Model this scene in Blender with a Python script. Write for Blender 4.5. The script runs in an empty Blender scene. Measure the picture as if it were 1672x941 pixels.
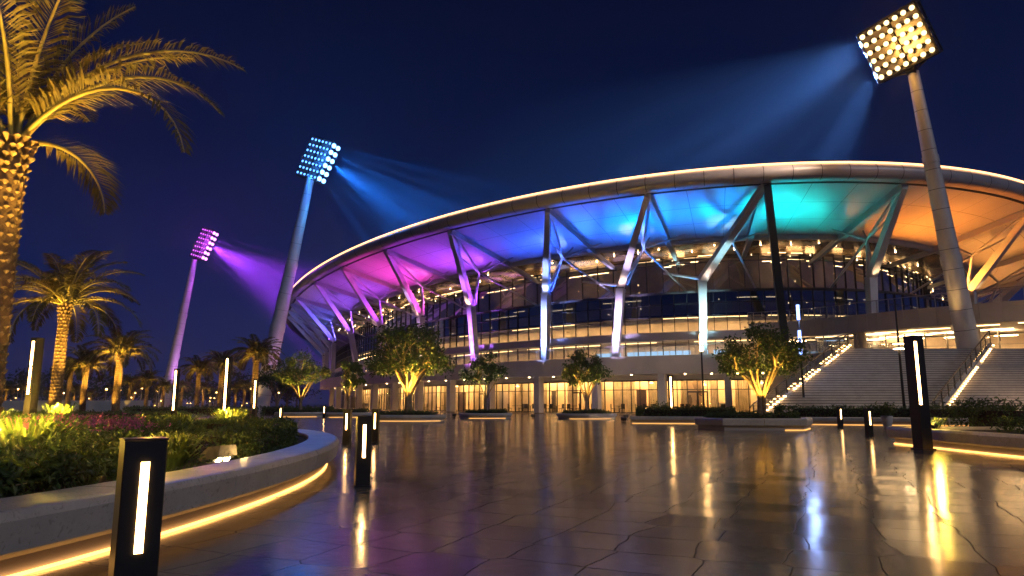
import bpy, math, random
from math import sin, cos, pi, radians as R
from mathutils import Vector as V, Matrix, Quaternion
random.seed(7)
scn = bpy.context.scene
COL = scn.collection

# ------------------------------------------------------------------ camera, sky, exposure
EYE = 1.2
FPX = 1144.0
PITCH = R(9.3)
cd = bpy.data.cameras.new('camera'); cam = bpy.data.objects.new('camera', cd); COL.objects.link(cam)
cam.location = (0, 0, EYE); cam.rotation_euler = (pi / 2 + PITCH, 0, 0)
cd.sensor_width = 36; cd.lens = 36 * FPX / 1672; cd.clip_end = 6000; cd.clip_start = 0.05
scn.camera = cam

world = bpy.data.worlds.new('World'); scn.world = world; world.use_nodes = True
wn = world.node_tree.nodes; wl = world.node_tree.links
bg = wn['Background']
sky = wn.new('ShaderNodeTexSky'); sky.sky_type = 'NISHITA'; sky.sun_disc = False
sky.sun_elevation = R(-4.0); sky.sun_rotation = R(215); sky.altitude = 0; sky.ozone_density = 6; sky.dust_density = 0.4
tc = wn.new('ShaderNodeTexCoord'); sx = wn.new('ShaderNodeSeparateXYZ'); wl.new(tc.outputs['Generated'], sx.inputs[0])
rp = wn.new('ShaderNodeValToRGB'); wl.new(sx.outputs['Z'], rp.inputs[0])
rp.color_ramp.elements[0].position = 0.0; rp.color_ramp.elements[0].color = (.021, .021, .090, 1)
rp.color_ramp.elements[1].position = 0.62; rp.color_ramp.elements[1].color = (.0004, .0018, .015, 1)
for p_, c_ in ((.07, (.011, .016, .084, 1)), (.16, (.0038, .0115, .068, 1)), (.32, (.0006, .0055, .040, 1))):
    el = rp.color_ramp.elements.new(p_); el.color = c_
ad = wn.new('ShaderNodeMixRGB'); ad.blend_type = 'ADD'; ad.inputs[0].default_value = 0.02
bk = wn.new('ShaderNodeMixRGB'); bk.blend_type = 'MULTIPLY'; bk.inputs[0].default_value = 1; bk.inputs[2].default_value = (10, 10, 10, 1)
wl.new(rp.outputs[0], bk.inputs[1]); wl.new(bk.outputs[0], ad.inputs[1]); wl.new(sky.outputs[0], ad.inputs[2])
wl.new(ad.outputs[0], bg.inputs[0]); bg.inputs[1].default_value = 0.1

# faint bluish sun lamp added as fill, no moon is in view
sl = bpy.data.lights.new('added_fill_sun', 'SUN'); sl.energy = 0.5; sl.angle = R(12); sl.color = (.80, .84, 1)
so = bpy.data.objects.new('added_fill_sun', sl); COL.objects.link(so); so.rotation_euler = (R(58), 0, R(42))

scn.view_settings.view_transform = 'Standard'; scn.view_settings.look = 'None'
scn.view_settings.exposure = 0.0; scn.view_settings.gamma = 1.0; scn.view_settings.use_curve_mapping = False
scn.cycles.use_denoising = True
scn.cycles.max_bounces = 7; scn.cycles.diffuse_bounces = 2; scn.cycles.glossy_bounces = 3
scn.cycles.transparent_max_bounces = 10; scn.cycles.transmission_bounces = 4; scn.cycles.volume_bounces = 0
scn.cycles.sample_clamp_indirect = 4; scn.cycles.sample_clamp_direct = 0
scn.cycles.caustics_reflective = False; scn.cycles.caustics_refractive = False
HAZE = 0.00038

# ------------------------------------------------------------------ helpers
def ray(u, v):
    s = (470.5 - v) / FPX; x = (u - 836) / FPX
    Y = cos(PITCH) - s * sin(PITCH); Z = sin(PITCH) + s * cos(PITCH)
    return x / Y, Z / Y
def at(u, v, Y):
    a, b = ray(u, v); return V((a * Y, Y, EYE + b * Y))
def proj(p):
    Z = p[2] - EYE; d = p[1] * cos(PITCH) + Z * sin(PITCH); w = -p[1] * sin(PITCH) + Z * cos(PITCH)
    return 836 + FPX * p[0] / d, 470.5 - FPX * w / d

class MB:
    def __init__(s): s.v = []; s.f = []; s.m = []; s.sm = []
    def face(s, pts, mi=0, smooth=False):
        n = len(s.v); s.v += [tuple(p) for p in pts]; s.f.append(tuple(range(n, n + len(pts)))); s.m.append(mi); s.sm.append(smooth)
    def raw(s, vs, fs, mi=0, smooth=False):
        n = len(s.v); s.v += [tuple(p) for p in vs]
        for f in fs: s.f.append(tuple(i + n for i in f)); s.m.append(mi); s.sm.append(smooth)
    def box(s, c, size, rz=0, mi=0, bev=0.0):
        c = V(c); hx, hy, hz = size[0] / 2, size[1] / 2, size[2] / 2
        ca, sa = cos(rz), sin(rz)
        def P(x, y, z): return (c.x + x * ca - y * sa, c.y + x * sa + y * ca, c.z + z)
        if bev <= 0:
            vs = [P(x, y, z) for z in (-hz, hz) for x, y in ((-hx, -hy), (hx, -hy), (hx, hy), (-hx, hy))]
            s.raw(vs, [(3, 2, 1, 0), (4, 5, 6, 7), (0, 1, 5, 4), (1, 2, 6, 5), (2, 3, 7, 6), (3, 0, 4, 7)], mi)
        else:
            b = bev; rings = []
            for z, ins in ((-hz, b), (-hz + b, 0), (hz - b, 0), (hz, b)):
                x, y = hx - ins, hy - ins; k = b
                rings.append([P(-x, -y + k, z), P(-x + k, -y, z), P(x - k, -y, z), P(x, -y + k, z), P(x, y - k, z), P(x - k, y, z), P(-x + k, y, z), P(-x, y - k, z)])
            s.loft(rings, True, True, mi)
    def loft(s, rings, closed=True, caps=True, mi=0, smooth=False):
        n = len(rings[0]); vs = [p for r in rings for p in r]; fs = []
        for i in range(len(rings) - 1):
            for j in range(n if closed else n - 1):
                k = (j + 1) % n
                fs.append((i * n + j, i * n + k, (i + 1) * n + k, (i + 1) * n + j))
        s.raw(vs, fs, mi, smooth)
        if caps:
            s.face(rings[0][::-1], mi); s.face(rings[-1], mi)
    def tube(s, path, rad, n=8, mi=0, caps=True, smooth=True):
        path = [V(p) for p in path]
        if not isinstance(rad, (list, tuple)): rad = [rad] * len(path)
        rings = []; up = None
        for i, p in enumerate(path):
            t = (path[min(i + 1, len(path) - 1)] - path[max(i - 1, 0)]).normalized()
            if up is None:
                up = V((0, 0, 1)) if abs(t.z) < .9 else V((1, 0, 0))
            a = t.cross(up)
            if a.length < 1e-5: a = t.cross(V((0, 1, 0)))
            a.normalize(); b = a.cross(t).normalized(); up = b
            rings.append([p + a * (rad[i] * cos(2 * pi * k / n)) + b * (rad[i] * sin(2 * pi * k / n)) for k in range(n)])
        s.loft(rings, True, caps, mi, smooth)
    def bar(s, p, q, w, h, side=None, mi=0, w2=None, h2=None):
        """rectangular bar p to q; w measured along side, h across it"""
        p, q = V(p), V(q); t = (q - p).normalized()
        side = V(side) if side is not None else (V((0, 0, 1)).cross(t) if abs(t.z) < .98 else V((1, 0, 0)))
        a = (side - t * side.dot(t)).normalized(); b = t.cross(a)
        w2 = w if w2 is None else w2; h2 = h if h2 is None else h2
        def ring(c, w_, h_): return [c - a * w_ / 2 - b * h_ / 2, c + a * w_ / 2 - b * h_ / 2, c + a * w_ / 2 + b * h_ / 2, c - a * w_ / 2 + b * h_ / 2]
        s.loft([ring(p, w, h), ring(q, w2, h2)], True, True, mi)
    def build(s, name, mat, parent=None, world=False, recalc=False):
        me = bpy.data.meshes.new(name)
        vs = s.v
        if world and parent is not None:
            o0 = V((0, 0, 0)); pp = parent
            while pp is not None: o0 += V(pp.location); pp = pp.parent
            vs = [(x - o0.x, y - o0.y, z - o0.z) for x, y, z in vs]
        me.from_pydata(vs, [], s.f)
        for m in (mat if isinstance(mat, (list, tuple)) else [mat]): me.materials.append(m)
        me.polygons.foreach_set('material_index', s.m); me.polygons.foreach_set('use_smooth', s.sm)
        if recalc:
            import bmesh
            b = bmesh.new(); b.from_mesh(me); bmesh.ops.remove_doubles(b, verts=b.verts, dist=1e-4); bmesh.ops.recalc_face_normals(b, faces=b.faces); b.to_mesh(me); b.free()
        me.update()
        o = bpy.data.objects.new(name, me); COL.objects.link(o)
        if parent is not None: o.parent = parent
        return o

def tag(o, label=None, cat=None, group=None, kind=None):
    if label: o['label'] = label
    if cat: o['category'] = cat
    if group: o['group'] = group
    if kind: o['kind'] = kind
    return o
def thing(name, label, cat, loc=(0, 0, 0), rz=0, group=None, scale=1.0):
    o = bpy.data.objects.new(name, None); COL.objects.link(o); o.empty_display_size = .2
    o.location = loc; o.rotation_euler = (0, 0, rz); o.scale = (scale,) * 3
    return tag(o, label, cat, group)
KIDS = {}
def kids(o): return [c for c in bpy.data.objects if c.parent == o]
def copy_tree(o, loc=None, rz=None, scale=None, label=None, group=None, parent=None):
    c = o.copy(); COL.objects.link(c)
    if parent is not None: c.parent = parent
    if loc is not None: c.location = loc
    if rz is not None: c.rotation_euler = (0, 0, rz)
    if scale is not None: c.scale = (scale,) * 3
    if label: c['label'] = label
    if group: c['group'] = group
    for k in kids(o): copy_tree(k, parent=c)
    return c
def light(name, typ, loc, energy, color, target=None, direction=None, parent=None, **kw):
    l = bpy.data.lights.new(name, typ); l.energy = energy; l.color = color
    for k, v in kw.items(): setattr(l, k, v)
    o = bpy.data.objects.new(name, l); COL.objects.link(o); loc = V(loc); o.location = loc
    if target is not None: direction = V(target) - loc
    if direction is not None: o.rotation_euler = V(direction).to_track_quat('-Z', 'Y').to_euler()
    if parent is not None:
        o.parent = parent
        o.matrix_parent_inverse = Matrix.Identity(4)
        o.location = loc - V(parent.location) if kw.get('_w', True) else loc
    return o

# ------------------------------------------------------------------ materials
def nt(name):
    m = bpy.data.materials.new(name); m.use_nodes = True
    return m, m.node_tree.nodes, m.node_tree.links, m.node_tree.nodes['Principled BSDF']
def paint(name, col, rough=.5, metal=0.0, var=.12, scale=2.0, bump=0.0, bscale=20.0, spec=.5, trans=0.0, rvar=.0):
    m, n, l, b = nt(name)
    t = n.new('ShaderNodeTexCoord')
    z = n.new('ShaderNodeTexNoise'); z.inputs['Scale'].default_value = scale; z.inputs['Detail'].default_value = 6
    l.new(t.outputs['Object'], z.inputs['Vector'])
    r = n.new('ShaderNodeValToRGB')
    r.color_ramp.elements[0].position = .3; r.color_ramp.elements[1].position = .7
    r.color_ramp.elements[0].color = tuple(c * (1 - var) for c in col) + (1,)
    r.color_ramp.elements[1].color = tuple(min(1, c * (1 + var)) for c in col) + (1,)
    l.new(z.outputs['Fac'], r.inputs[0]); l.new(r.outputs[0], b.inputs['Base Color'])
    b.inputs['Roughness'].default_value = rough; b.inputs['Metallic'].default_value = metal; b.inputs['Specular IOR Level'].default_value = spec
    if rvar:
        mr = n.new('ShaderNodeMapRange'); mr.inputs[3].default_value = max(.02, rough - rvar); mr.inputs[4].default_value = rough + rvar
        l.new(z.outputs['Fac'], mr.inputs[0]); l.new(mr.outputs[0], b.inputs['Roughness'])
    if bump:
        z2 = n.new('ShaderNodeTexNoise'); z2.inputs['Scale'].default_value = bscale; z2.inputs['Detail'].default_value = 5
        l.new(t.outputs['Object'], z2.inputs['Vector'])
        bp = n.new('ShaderNodeBump'); bp.inputs['Strength'].default_value = bump; bp.inputs['Distance'].default_value = .02
        l.new(z2.outputs['Fac'], bp.inputs['Height']); l.new(bp.outputs[0], b.inputs['Normal'])
    return m
def leafmat(name, col, var=.35):
    m, n, l, b = nt(name)
    g = n.new('ShaderNodeNewGeometry')
    r = n.new('ShaderNodeValToRGB')
    r.color_ramp.elements[0].color = tuple(c * (1 - var) for c in col) + (1,)
    r.color_ramp.elements[1].color = tuple(c * (1 + var) for c in col) + (1,)
    l.new(g.outputs['Random Per Island'], r.inputs[0]); l.new(r.outputs[0], b.inputs['Base Color'])
    b.inputs['Roughness'].default_value = .5
    tr = n.new('ShaderNodeBsdfTranslucent'); l.new(r.outputs[0], tr.inputs['Color'])
    mx = n.new('ShaderNodeMixShader'); mx.inputs[0].default_value = .3
    l.new(b.outputs[0], mx.inputs[1]); l.new(tr.outputs[0], mx.inputs[2]); l.new(mx.outputs[0], n['Material Output'].inputs[0])
    return m
def emit(name, col, strength):
    m, n, l, b = nt(name)
    b.inputs['Base Color'].default_value = (0, 0, 0, 1)
    b.inputs['Emission Color'].default_value = tuple(col) + (1,); b.inputs['Emission Strength'].default_value = strength
    return m
def glass(name, tint, refl=.12, rough=.02):
    m, n, l, b = nt(name)
    n.remove(b)
    tr = n.new('ShaderNodeBsdfTransparent'); tr.inputs[0].default_value = tuple(tint) + (1,)
    gl = n.new('ShaderNodeBsdfGlossy'); gl.inputs['Roughness'].default_value = rough; gl.inputs[0].default_value = (.9, .95, 1, 1)
    lw = n.new('ShaderNodeLayerWeight'); lw.inputs[0].default_value = .35
    mr = n.new('ShaderNodeMapRange'); mr.inputs[3].default_value = refl * .5; mr.inputs[4].default_value = min(1, refl * 5)
    l.new(lw.outputs['Facing'], mr.inputs[0])
    nz = n.new('ShaderNodeTexNoise'); nz.inputs['Scale'].default_value = .5
    t = n.new('ShaderNodeTexCoord'); l.new(t.outputs['Object'], nz.inputs['Vector'])
    bp = n.new('ShaderNodeBump'); bp.inputs['Strength'].default_value = .15; bp.inputs['Distance'].default_value = .05
    l.new(nz.outputs['Fac'], bp.inputs['Height']); l.new(bp.outputs[0], gl.inputs['Normal'])
    mx = n.new('ShaderNodeMixShader'); l.new(mr.outputs[0], mx.inputs[0]); l.new(tr.outputs[0], mx.inputs[1]); l.new(gl.outputs[0], mx.inputs[2])
    l.new(mx.outputs[0], n['Material Output'].inputs[0])
    return m

WARM = (1, .56, .17); AMBER = (1, .45, .09); YEL = (1, .56, .075)
M = dict(
    steel=paint('white_steel', (.62, .61, .60), .38, var=.08, scale=.6),
    soffit=paint('soffit_panel', (.62, .62, .63), .33, .25, var=.07, scale=.25, rvar=.1),
    fascia=paint('rim_fascia', (.38, .345, .36), .42, .12, var=.08, scale=.4, rvar=.08),
    joint=paint('dark_joint', (.04, .04, .045), .6),
    concrete=paint('precast', (.44, .40, .37), .7, var=.10, scale=.5, bump=.25, bscale=6),
    slab=paint('slab_edge', (.46, .43, .42), .55, var=.08, scale=.5),
    bronze=paint('bronze_ceiling', (.52, .38, .24), .26, .6, var=.25, scale=.35, rvar=.12, bump=.5, bscale=.5),
    dark=paint('dark_metal', (.018, .017, .017), .38, .3, var=.2),
    navy=paint('dark_leg', (.03, .045, .07), .35, .4),
    alu=paint('aluminium', (.35, .33, .31), .35, .7),
    housing=paint('housing_stone', (.13, .115, .10), .8, var=.25, scale=8, bump=.4, bscale=30),
    railmetal=paint('rail_metal', (.10, .085, .07), .32, .6),
    tan=paint('interior_wall', (.68, .56, .42), .6, var=.2, scale=.7),
    white=paint('interior_white', (.7, .66, .6), .6),
    floor_in=paint('interior_floor', (.30, .24, .18), .25, var=.2),
    curtain=paint('curtain', (.62, .52, .38), .8, var=.2, scale=1.5),
    stone=None, plaza=None,
    mast=paint('mast_steel', (.50, .49, .48), .45, .15, var=.1, scale=.5),
    soil=paint('soil', (.035, .025, .018), .95, var=.4, scale=6, bump=.8, bscale=15),
    bark=paint('bark', (.22, .16, .10), .85, var=.35, scale=8, bump=.8, bscale=18),
    palmbark=paint('palm_bark', (.17, .105, .05), .85, var=.4, scale=5, bump=.8, bscale=25),
    boot=paint('palm_boot', (.25, .165, .09), .75, var=.6, scale=5, bump=.5, bscale=30),
    leaf=leafmat('tree_leaf', (.052, .10, .024)),
    leaf2=leafmat('tree_leaf_deep', (.040, .065, .020)),
    frond=leafmat('palm_leaflet', (.14, .115, .030), .3),
    rachis=paint('frond_stalk', (.30, .26, .09), .5, var=.2),
    hedge=leafmat('hedge_leaf', (.06, .095, .022)),
    grass=leafmat('grass_blade', (.10, .14, .03), .4),
    flower=leafmat('purple_flower', (.36, .08, .27), .4),
    lawn=paint('lawn', (.035, .055, .016), .9, var=.4, scale=9, bump=.8, bscale=40),
    led=emit('led_warm', (1, .45, .10), 5),
    led_rim=emit('led_rim', (1, .48, .20), 4.0),
    slit=emit('bollard_slit', (1, .55, .19), 24),
    ceil_l=emit('ceiling_strip', (1, .60, .25), 36),
    ceil_s=emit('ceiling_line', (1, .60, .24), 7),
    ceil_h=emit('lobby_strip', (1, .58, .20), 44),
    led_dim=emit('led_dim', (1, .47, .11), 2.2),
    ceil_c=emit('ceiling_cool', (.45, .72, 1), 1.6),
    spotdot=emit('downlight', (1, .66, .32), 30),
    flood=emit('flood_warm', (1, .74, .34), 2.9),
    flood_b=emit('flood_blue', (.10, .34, 1), 4.5),
    flood_p=emit('flood_purple', (.75, .13, 1), 3.4),
    bluebar=emit('blue_bar', (.24, .38, 1), 5),
    far=emit('far_lamp', (1, .55, .16), 14),
    glow=emit('fixture_lens', (1, .78, .40), 40),
    g_lobby=glass('lobby_glass', (.92, .9, .86), .10),
    g_clear=glass('clear_glass', (.80, .82, .85), .14),
    g_dark=glass('dark_glass', (.17, .21, .32), .42),
    g_mid=glass('mid_glass', (.30, .30, .32), .22),
    g_rail=glass('rail_glass', (.75, .78, .8), .12),
)
def stone_mat():
    m, n, l, b = nt('pale_stone')
    t = n.new('ShaderNodeTexCoord')
    z = n.new('ShaderNodeTexNoise'); z.inputs['Scale'].default_value = 1.6; z.inputs['Detail'].default_value = 8; z.inputs['Roughness'].default_value = .65
    z2 = n.new('ShaderNodeTexNoise'); z2.inputs['Scale'].default_value = 14; z2.inputs['Detail'].default_value = 6; z2.inputs['Distortion'].default_value = 1.5
    vo = n.new('ShaderNodeTexVoronoi'); vo.inputs['Scale'].default_value = 26
    for q in (z, z2, vo): l.new(t.outputs['Object'], q.inputs['Vector'])
    r = n.new('ShaderNodeValToRGB'); r.color_ramp.elements[0].position = .3; r.color_ramp.elements[1].position = .72
    r.color_ramp.elements[0].color = (.42, .38, .335, 1); r.color_ramp.elements[1].color = (.60, .56, .50, 1); l.new(z.outputs['Fac'], r.inputs[0])
    r2 = n.new('ShaderNodeValToRGB'); r2.color_ramp.elements[0].position = .33; r2.color_ramp.elements[1].position = .43
    r2.color_ramp.elements[0].color = (.5, .47, .43, 1); r2.color_ramp.elements[1].color = (1, 1, 1, 1); l.new(z2.outputs['Fac'], r2.inputs[0])
    r3 = n.new('ShaderNodeValToRGB'); r3.color_ramp.elements[0].position = .06; r3.color_ramp.elements[1].position = .11
    r3.color_ramp.elements[0].color = (.45, .42, .4, 1); r3.color_ramp.elements[1].color = (1, 1, 1, 1); l.new(vo.outputs['Distance'], r3.inputs[0])
    m1 = n.new('ShaderNodeMixRGB'); m1.blend_type = 'MULTIPLY'; m1.inputs[0].default_value = .6; l.new(r.outputs[0], m1.inputs[1]); l.new(r2.outputs[0], m1.inputs[2])
    m2 = n.new('ShaderNodeMixRGB'); m2.blend_type = 'MULTIPLY'; m2.inputs[0].default_value = .6; l.new(m1.outputs[0], m2.inputs[1]); l.new(r3.outputs[0], m2.inputs[2])
    l.new(m2.outputs[0], b.inputs['Base Color']); b.inputs['Roughness'].default_value = .42
    bp = n.new('ShaderNodeBump'); bp.inputs['Strength'].default_value = .35; bp.inputs['Distance'].default_value = .01
    l.new(z2.outputs['Fac'], bp.inputs['Height']); l.new(bp.outputs[0], b.inputs['Normal'])
    return m
def plaza_mat():
    m, n, l, b = nt('wet_paving')
    t = n.new('ShaderNodeTexCoord')
    mp = n.new('ShaderNodeMapping'); mp.inputs['Rotation'].default_value = (0, 0, R(24)); l.new(t.outputs['Object'], mp.inputs[0])
    # irregular flagstones: voronoi cells with wandering edges
    wz = n.new('ShaderNodeTexNoise'); wz.inputs['Scale'].default_value = 1.3; wz.inputs['Detail'].default_value = 4
    l.new(mp.outputs[0], wz.inputs['Vector'])
    sc = n.new('ShaderNodeVectorMath'); sc.operation = 'SCALE'; sc.inputs['Scale'].default_value = .16; l.new(wz.outputs['Color'], sc.inputs[0])
    av = n.new('ShaderNodeVectorMath'); av.operation = 'ADD'; l.new(mp.outputs[0], av.inputs[0]); l.new(sc.outputs[0], av.inputs[1])
    ve = n.new('ShaderNodeTexVoronoi'); ve.feature = 'DISTANCE_TO_EDGE'; ve.inputs['Scale'].default_value = 1.45; ve.inputs['Randomness'].default_value = .24
    vc = n.new('ShaderNodeTexVoronoi'); vc.inputs['Scale'].default_value = 1.45; vc.inputs['Randomness'].default_value = .24
    for q in (ve, vc): l.new(av.outputs[0], q.inputs['Vector']); q.voronoi_dimensions = '2D'
    jt = n.new('ShaderNodeMapRange'); jt.inputs[1].default_value = .003; jt.inputs[2].default_value = .014; l.new(ve.outputs['Distance'], jt.inputs[0])
    # stone colour
    z = n.new('ShaderNodeTexNoise'); z.inputs['Scale'].default_value = 3.5; z.inputs['Detail'].default_value = 8; z.inputs['Roughness'].default_value = .7; l.new(t.outputs['Object'], z.inputs['Vector'])
    r = n.new('ShaderNodeValToRGB'); r.color_ramp.elements[0].position = .3; r.color_ramp.elements[1].position = .7
    r.color_ramp.elements[0].color = (.075, .071, .068, 1); r.color_ramp.elements[1].color = (.16, .152, .146, 1); l.new(z.outputs['Fac'], r.inputs[0])
    bw = n.new('ShaderNodeRGBToBW'); l.new(vc.outputs['Color'], bw.inputs[0])
    cr = n.new('ShaderNodeMapRange'); cr.inputs[3].default_value = .6; cr.inputs[4].default_value = 1.25; l.new(bw.outputs[0], cr.inputs[0])
    cm = n.new('ShaderNodeCombineXYZ')
    for i in range(3): l.new(cr.outputs[0], cm.inputs[i])
    m1 = n.new('ShaderNodeMixRGB'); m1.blend_type = 'MULTIPLY'; m1.inputs[0].default_value = 1; l.new(r.outputs[0], m1.inputs[1]); l.new(cm.outputs[0], m1.inputs[2])
    m2 = n.new('ShaderNodeMixRGB'); l.new(jt.outputs[0], m2.inputs[0]); m2.inputs[1].default_value = (.03, .027, .024, 1); l.new(m1.outputs[0], m2.inputs[2])
    l.new(m2.outputs[0], b.inputs['Base Color'])
    # roughness: damp film with drier patches
    zr = n.new('ShaderNodeTexNoise'); zr.inputs['Scale'].default_value = .8; zr.inputs['Detail'].default_value = 9; zr.inputs['Roughness'].default_value = .7; l.new(t.outputs['Object'], zr.inputs['Vector'])
    rr = n.new('ShaderNodeMapRange'); rr.inputs[1].default_value = .3; rr.inputs[2].default_value = .72; rr.inputs[3].default_value = .06; rr.inputs[4].default_value = .15; l.new(zr.outputs['Fac'], rr.inputs[0])
    r5 = n.new('ShaderNodeMath'); r5.operation = 'MULTIPLY_ADD'; l.new(bw.outputs[0], r5.inputs[0]); r5.inputs[1].default_value = .07; l.new(rr.outputs[0], r5.inputs[2])
    rj = n.new('ShaderNodeMapRange'); rj.inputs[3].default_value = .65; rj.inputs[4].default_value = 0; l.new(jt.outputs[0], rj.inputs[0])
    rx = n.new('ShaderNodeMath'); rx.operation = 'MAXIMUM'; l.new(rj.outputs[0], rx.inputs[0]); l.new(r5.outputs[0], rx.inputs[1]); l.new(rx.outputs[0], b.inputs['Roughness'])
    cw = n.new('ShaderNodeMath'); cw.operation = 'MULTIPLY'; cw.inputs[1].default_value = .55; l.new(jt.outputs[0], cw.inputs[0]); l.new(cw.outputs[0], b.inputs['Coat Weight'])
    sw = n.new('ShaderNodeMath'); sw.operation = 'MULTIPLY'; sw.inputs[1].default_value = 1.0; l.new(jt.outputs[0], sw.inputs[0]); l.new(sw.outputs[0], b.inputs['Specular IOR Level'])
    b.inputs['IOR'].default_value = 1.75; b.inputs['Specular IOR Level'].default_value = .75
    b.inputs['Coat Weight'].default_value = .55; b.inputs['Coat Roughness'].default_value = .19; b.inputs['Coat IOR'].default_value = 1.5
    # bump: joints, cell tilt, fine ripple
    hz = n.new('ShaderNodeTexNoise'); hz.inputs['Scale'].default_value = 6; hz.inputs['Detail'].default_value = 4; hz.inputs['Roughness'].default_value = .68; l.new(t.outputs['Object'], hz.inputs['Vector'])
    a1 = n.new('ShaderNodeMath'); a1.operation = 'MULTIPLY_ADD'; l.new(jt.outputs[0], a1.inputs[0]); a1.inputs[1].default_value = .16; l.new(hz.outputs['Fac'], a1.inputs[2])
    a2 = n.new('ShaderNodeMath'); a2.operation = 'MULTIPLY_ADD'; l.new(bw.outputs[0], a2.inputs[0]); a2.inputs[1].default_value = .35; l.new(a1.outputs[0], a2.inputs[2])
    bp = n.new('ShaderNodeBump'); bp.inputs['Strength'].default_value = .13; bp.inputs['Distance'].default_value = .012; l.new(a2.outputs[0], bp.inputs['Height'])
    # every flag lies a touch out of level
    cs = n.new('ShaderNodeVectorMath'); cs.operation = 'SUBTRACT'; l.new(vc.outputs['Color'], cs.inputs[0]); cs.inputs[1].default_value = (.5, .5, .5)
    ct = n.new('ShaderNodeVectorMath'); ct.operation = 'MULTIPLY'; l.new(cs.outputs[0], ct.inputs[0]); ct.inputs[1].default_value = (.022, .022, 0)
    ca = n.new('ShaderNodeVectorMath'); ca.operation = 'ADD'; l.new(bp.outputs[0], ca.inputs[0]); l.new(ct.outputs[0], ca.inputs[1])
    cn = n.new('ShaderNodeVectorMath'); cn.operation = 'NORMALIZE'; l.new(ca.outputs[0], cn.inputs[0])
    l.new(cn.outputs[0], b.inputs['Normal']); l.new(cn.outputs[0], b.inputs['Coat Normal'])
    return m
M['stone'] = stone_mat(); M['plaza'] = plaza_mat()

# ------------------------------------------------------------------ ground
g = MB(); g.face([(-900, -60, 0), (900, -60, 0), (900, 1500, 0), (-900, 1500, 0)])
tag(g.build('plaza_paving', M['plaza']), kind='structure')

# ------------------------------------------------------------------ stadium ring geometry
EC = V((14.46, 238.3, 0)); EA, EB, ER = 81.68, 180.0, .1055
def rp_(e):
    X, Y = EA * cos(e), EB * sin(e); c, s = cos(ER), sin(ER)
    return V((EC.x + X * c - Y * s, EC.y + X * s + Y * c, 0))
def rn_(e):
    X, Y = -cos(e) / EA, -sin(e) / EB; c, s = cos(ER), sin(ER)
    return V((X * c - Y * s, X * s + Y * c, 0)).normalized()      # inward
def ring(e, d, z):
    p = rp_(e) + rn_(e) * d; p.z = z; return p
def e_of(u, d, z, lo=R(196), hi=R(300)):
    best = None
    for i in range(2081):
        e = lo + (hi - lo) * i / 2080
        q = abs(proj(ring(e, d, z))[0] - u)
        if best is None or q < best[0]: best = (q, e)
    return best[1]
def hit(u, v, d, lo=R(196), hi=R(300)):
    a, b = ray(u, v); best = None
    for i in range(2081):
        e = lo + (hi - lo) * i / 2080; p = ring(e, d, 0)
        q = abs(p.x - a * p.y)
        if best is None or q < best[0]: best = (q, p)
    p = best[1]; return V((p.x, p.y, EYE + b * p.y))
def erange(e0, e1, step):
    L = 0; N = 40; p = rp_(e0)
    for i in range(1, N + 1):
        q = rp_(e0 + (e1 - e0) * i / N); L += (q - p).length; p = q
    n = max(1, round(L / step)); return [e0 + (e1 - e0) * i / n for i in range(n + 1)]
def surf(mb, prof, es, mi=0, smooth=False, flip=False):
    rings = [[ring(e, d, z) for d, z in prof] for e in es]
    if flip: rings = rings[::-1]
    mb.loft(rings, False, False, mi, smooth)
def solid(mb, d0, d1, z0, z1, es, mi=0):
    rings = [[ring(e, d0, z0), ring(e, d0, z1), ring(e, d1, z1), ring(e, d1, z0)] for e in es]
    mb.loft(rings, True, True, mi)

ZR = 22.2; ZS = 20.75; DI, ZI = 11.0, 18.2
st_base = ring(R(262), 9, 0)
stadium = thing('stadium', 'round stadium with raking white columns and a colour lit roof underside', 'stadium', st_base)
def SP(name, mb, mat, parent=None, label=None):
    o = mb.build(name, mat, parent or stadium, world=True)
    if label: o['label'] = label
    return o

node_u = [484, 515, 559, 630, 735, 895, 1057, 1248, 1476, 1690]
nodes = [e_of(u, 1.2, ZS) for u in node_u]
de = nodes[1] - nodes[0]
nodes = [nodes[0] - R(11.5), nodes[0] - R(7.5), nodes[0] - R(3.6)] + nodes
dl = nodes[-1] - nodes[-2]
nodes += [nodes[-1] + dl * 1.0, nodes[-1] + dl * 2.1, nodes[-1] + dl * 3.4]
EW0, EW1 = nodes[0], nodes[-1]

# rim: half-round nose and the light line along its top
full = [2 * pi * i / 420 for i in range(421)]
mb = MB()
nose = [(1.25, ZS)] + [(0.72 - .72 * cos(a) * 1.0, ZR - .73 - .72 * sin(a)) for a in [R(x) for x in range(-90, 91, 18)]][::-1] + [(1.6, ZR + .06)]
nose = [(1.25, ZS)] + [(.72 - .72 * cos(R(x)), ZR - .72 + .72 * sin(R(x))) for x in range(-90, 91, 15)] + [(1.8, ZR + .05)]
surf(mb, nose, full, 0, True)
for k in range(0, 210):
    e = 2 * pi * k / 210
    if EW0 - .3 < e < EW1: surf(mb, [(d - .012 if z < ZR else d, z) for d, z in [(.72 - .73 * cos(R(x)), ZR - .72 + .73 * sin(R(x))) for x in range(-90, 91, 15)]], [e, e + .0007], 1)
SP('roof_rim', mb, [M['fascia'], M['joint']])
mb = MB(); surf(mb, [(.26, ZR - .10), (.20, ZR + .02), (.30, ZR + .11), (.46, ZR + .10), (.48, ZR - .0)], full)
SP('rim_light_strip', mb, M['led_rim'])
mb = MB(); surf(mb, [(1.8, ZR + .05), (14, ZR + 1.2), (34, ZR + 1.6)], full); surf(mb, [(34, ZR + 1.6), (34, ZI)], full)
surf(mb, [(17.5, ZI - .15), (34, ZI)], full)
SP('roof_shell', mb, M['fascia'])

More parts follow.
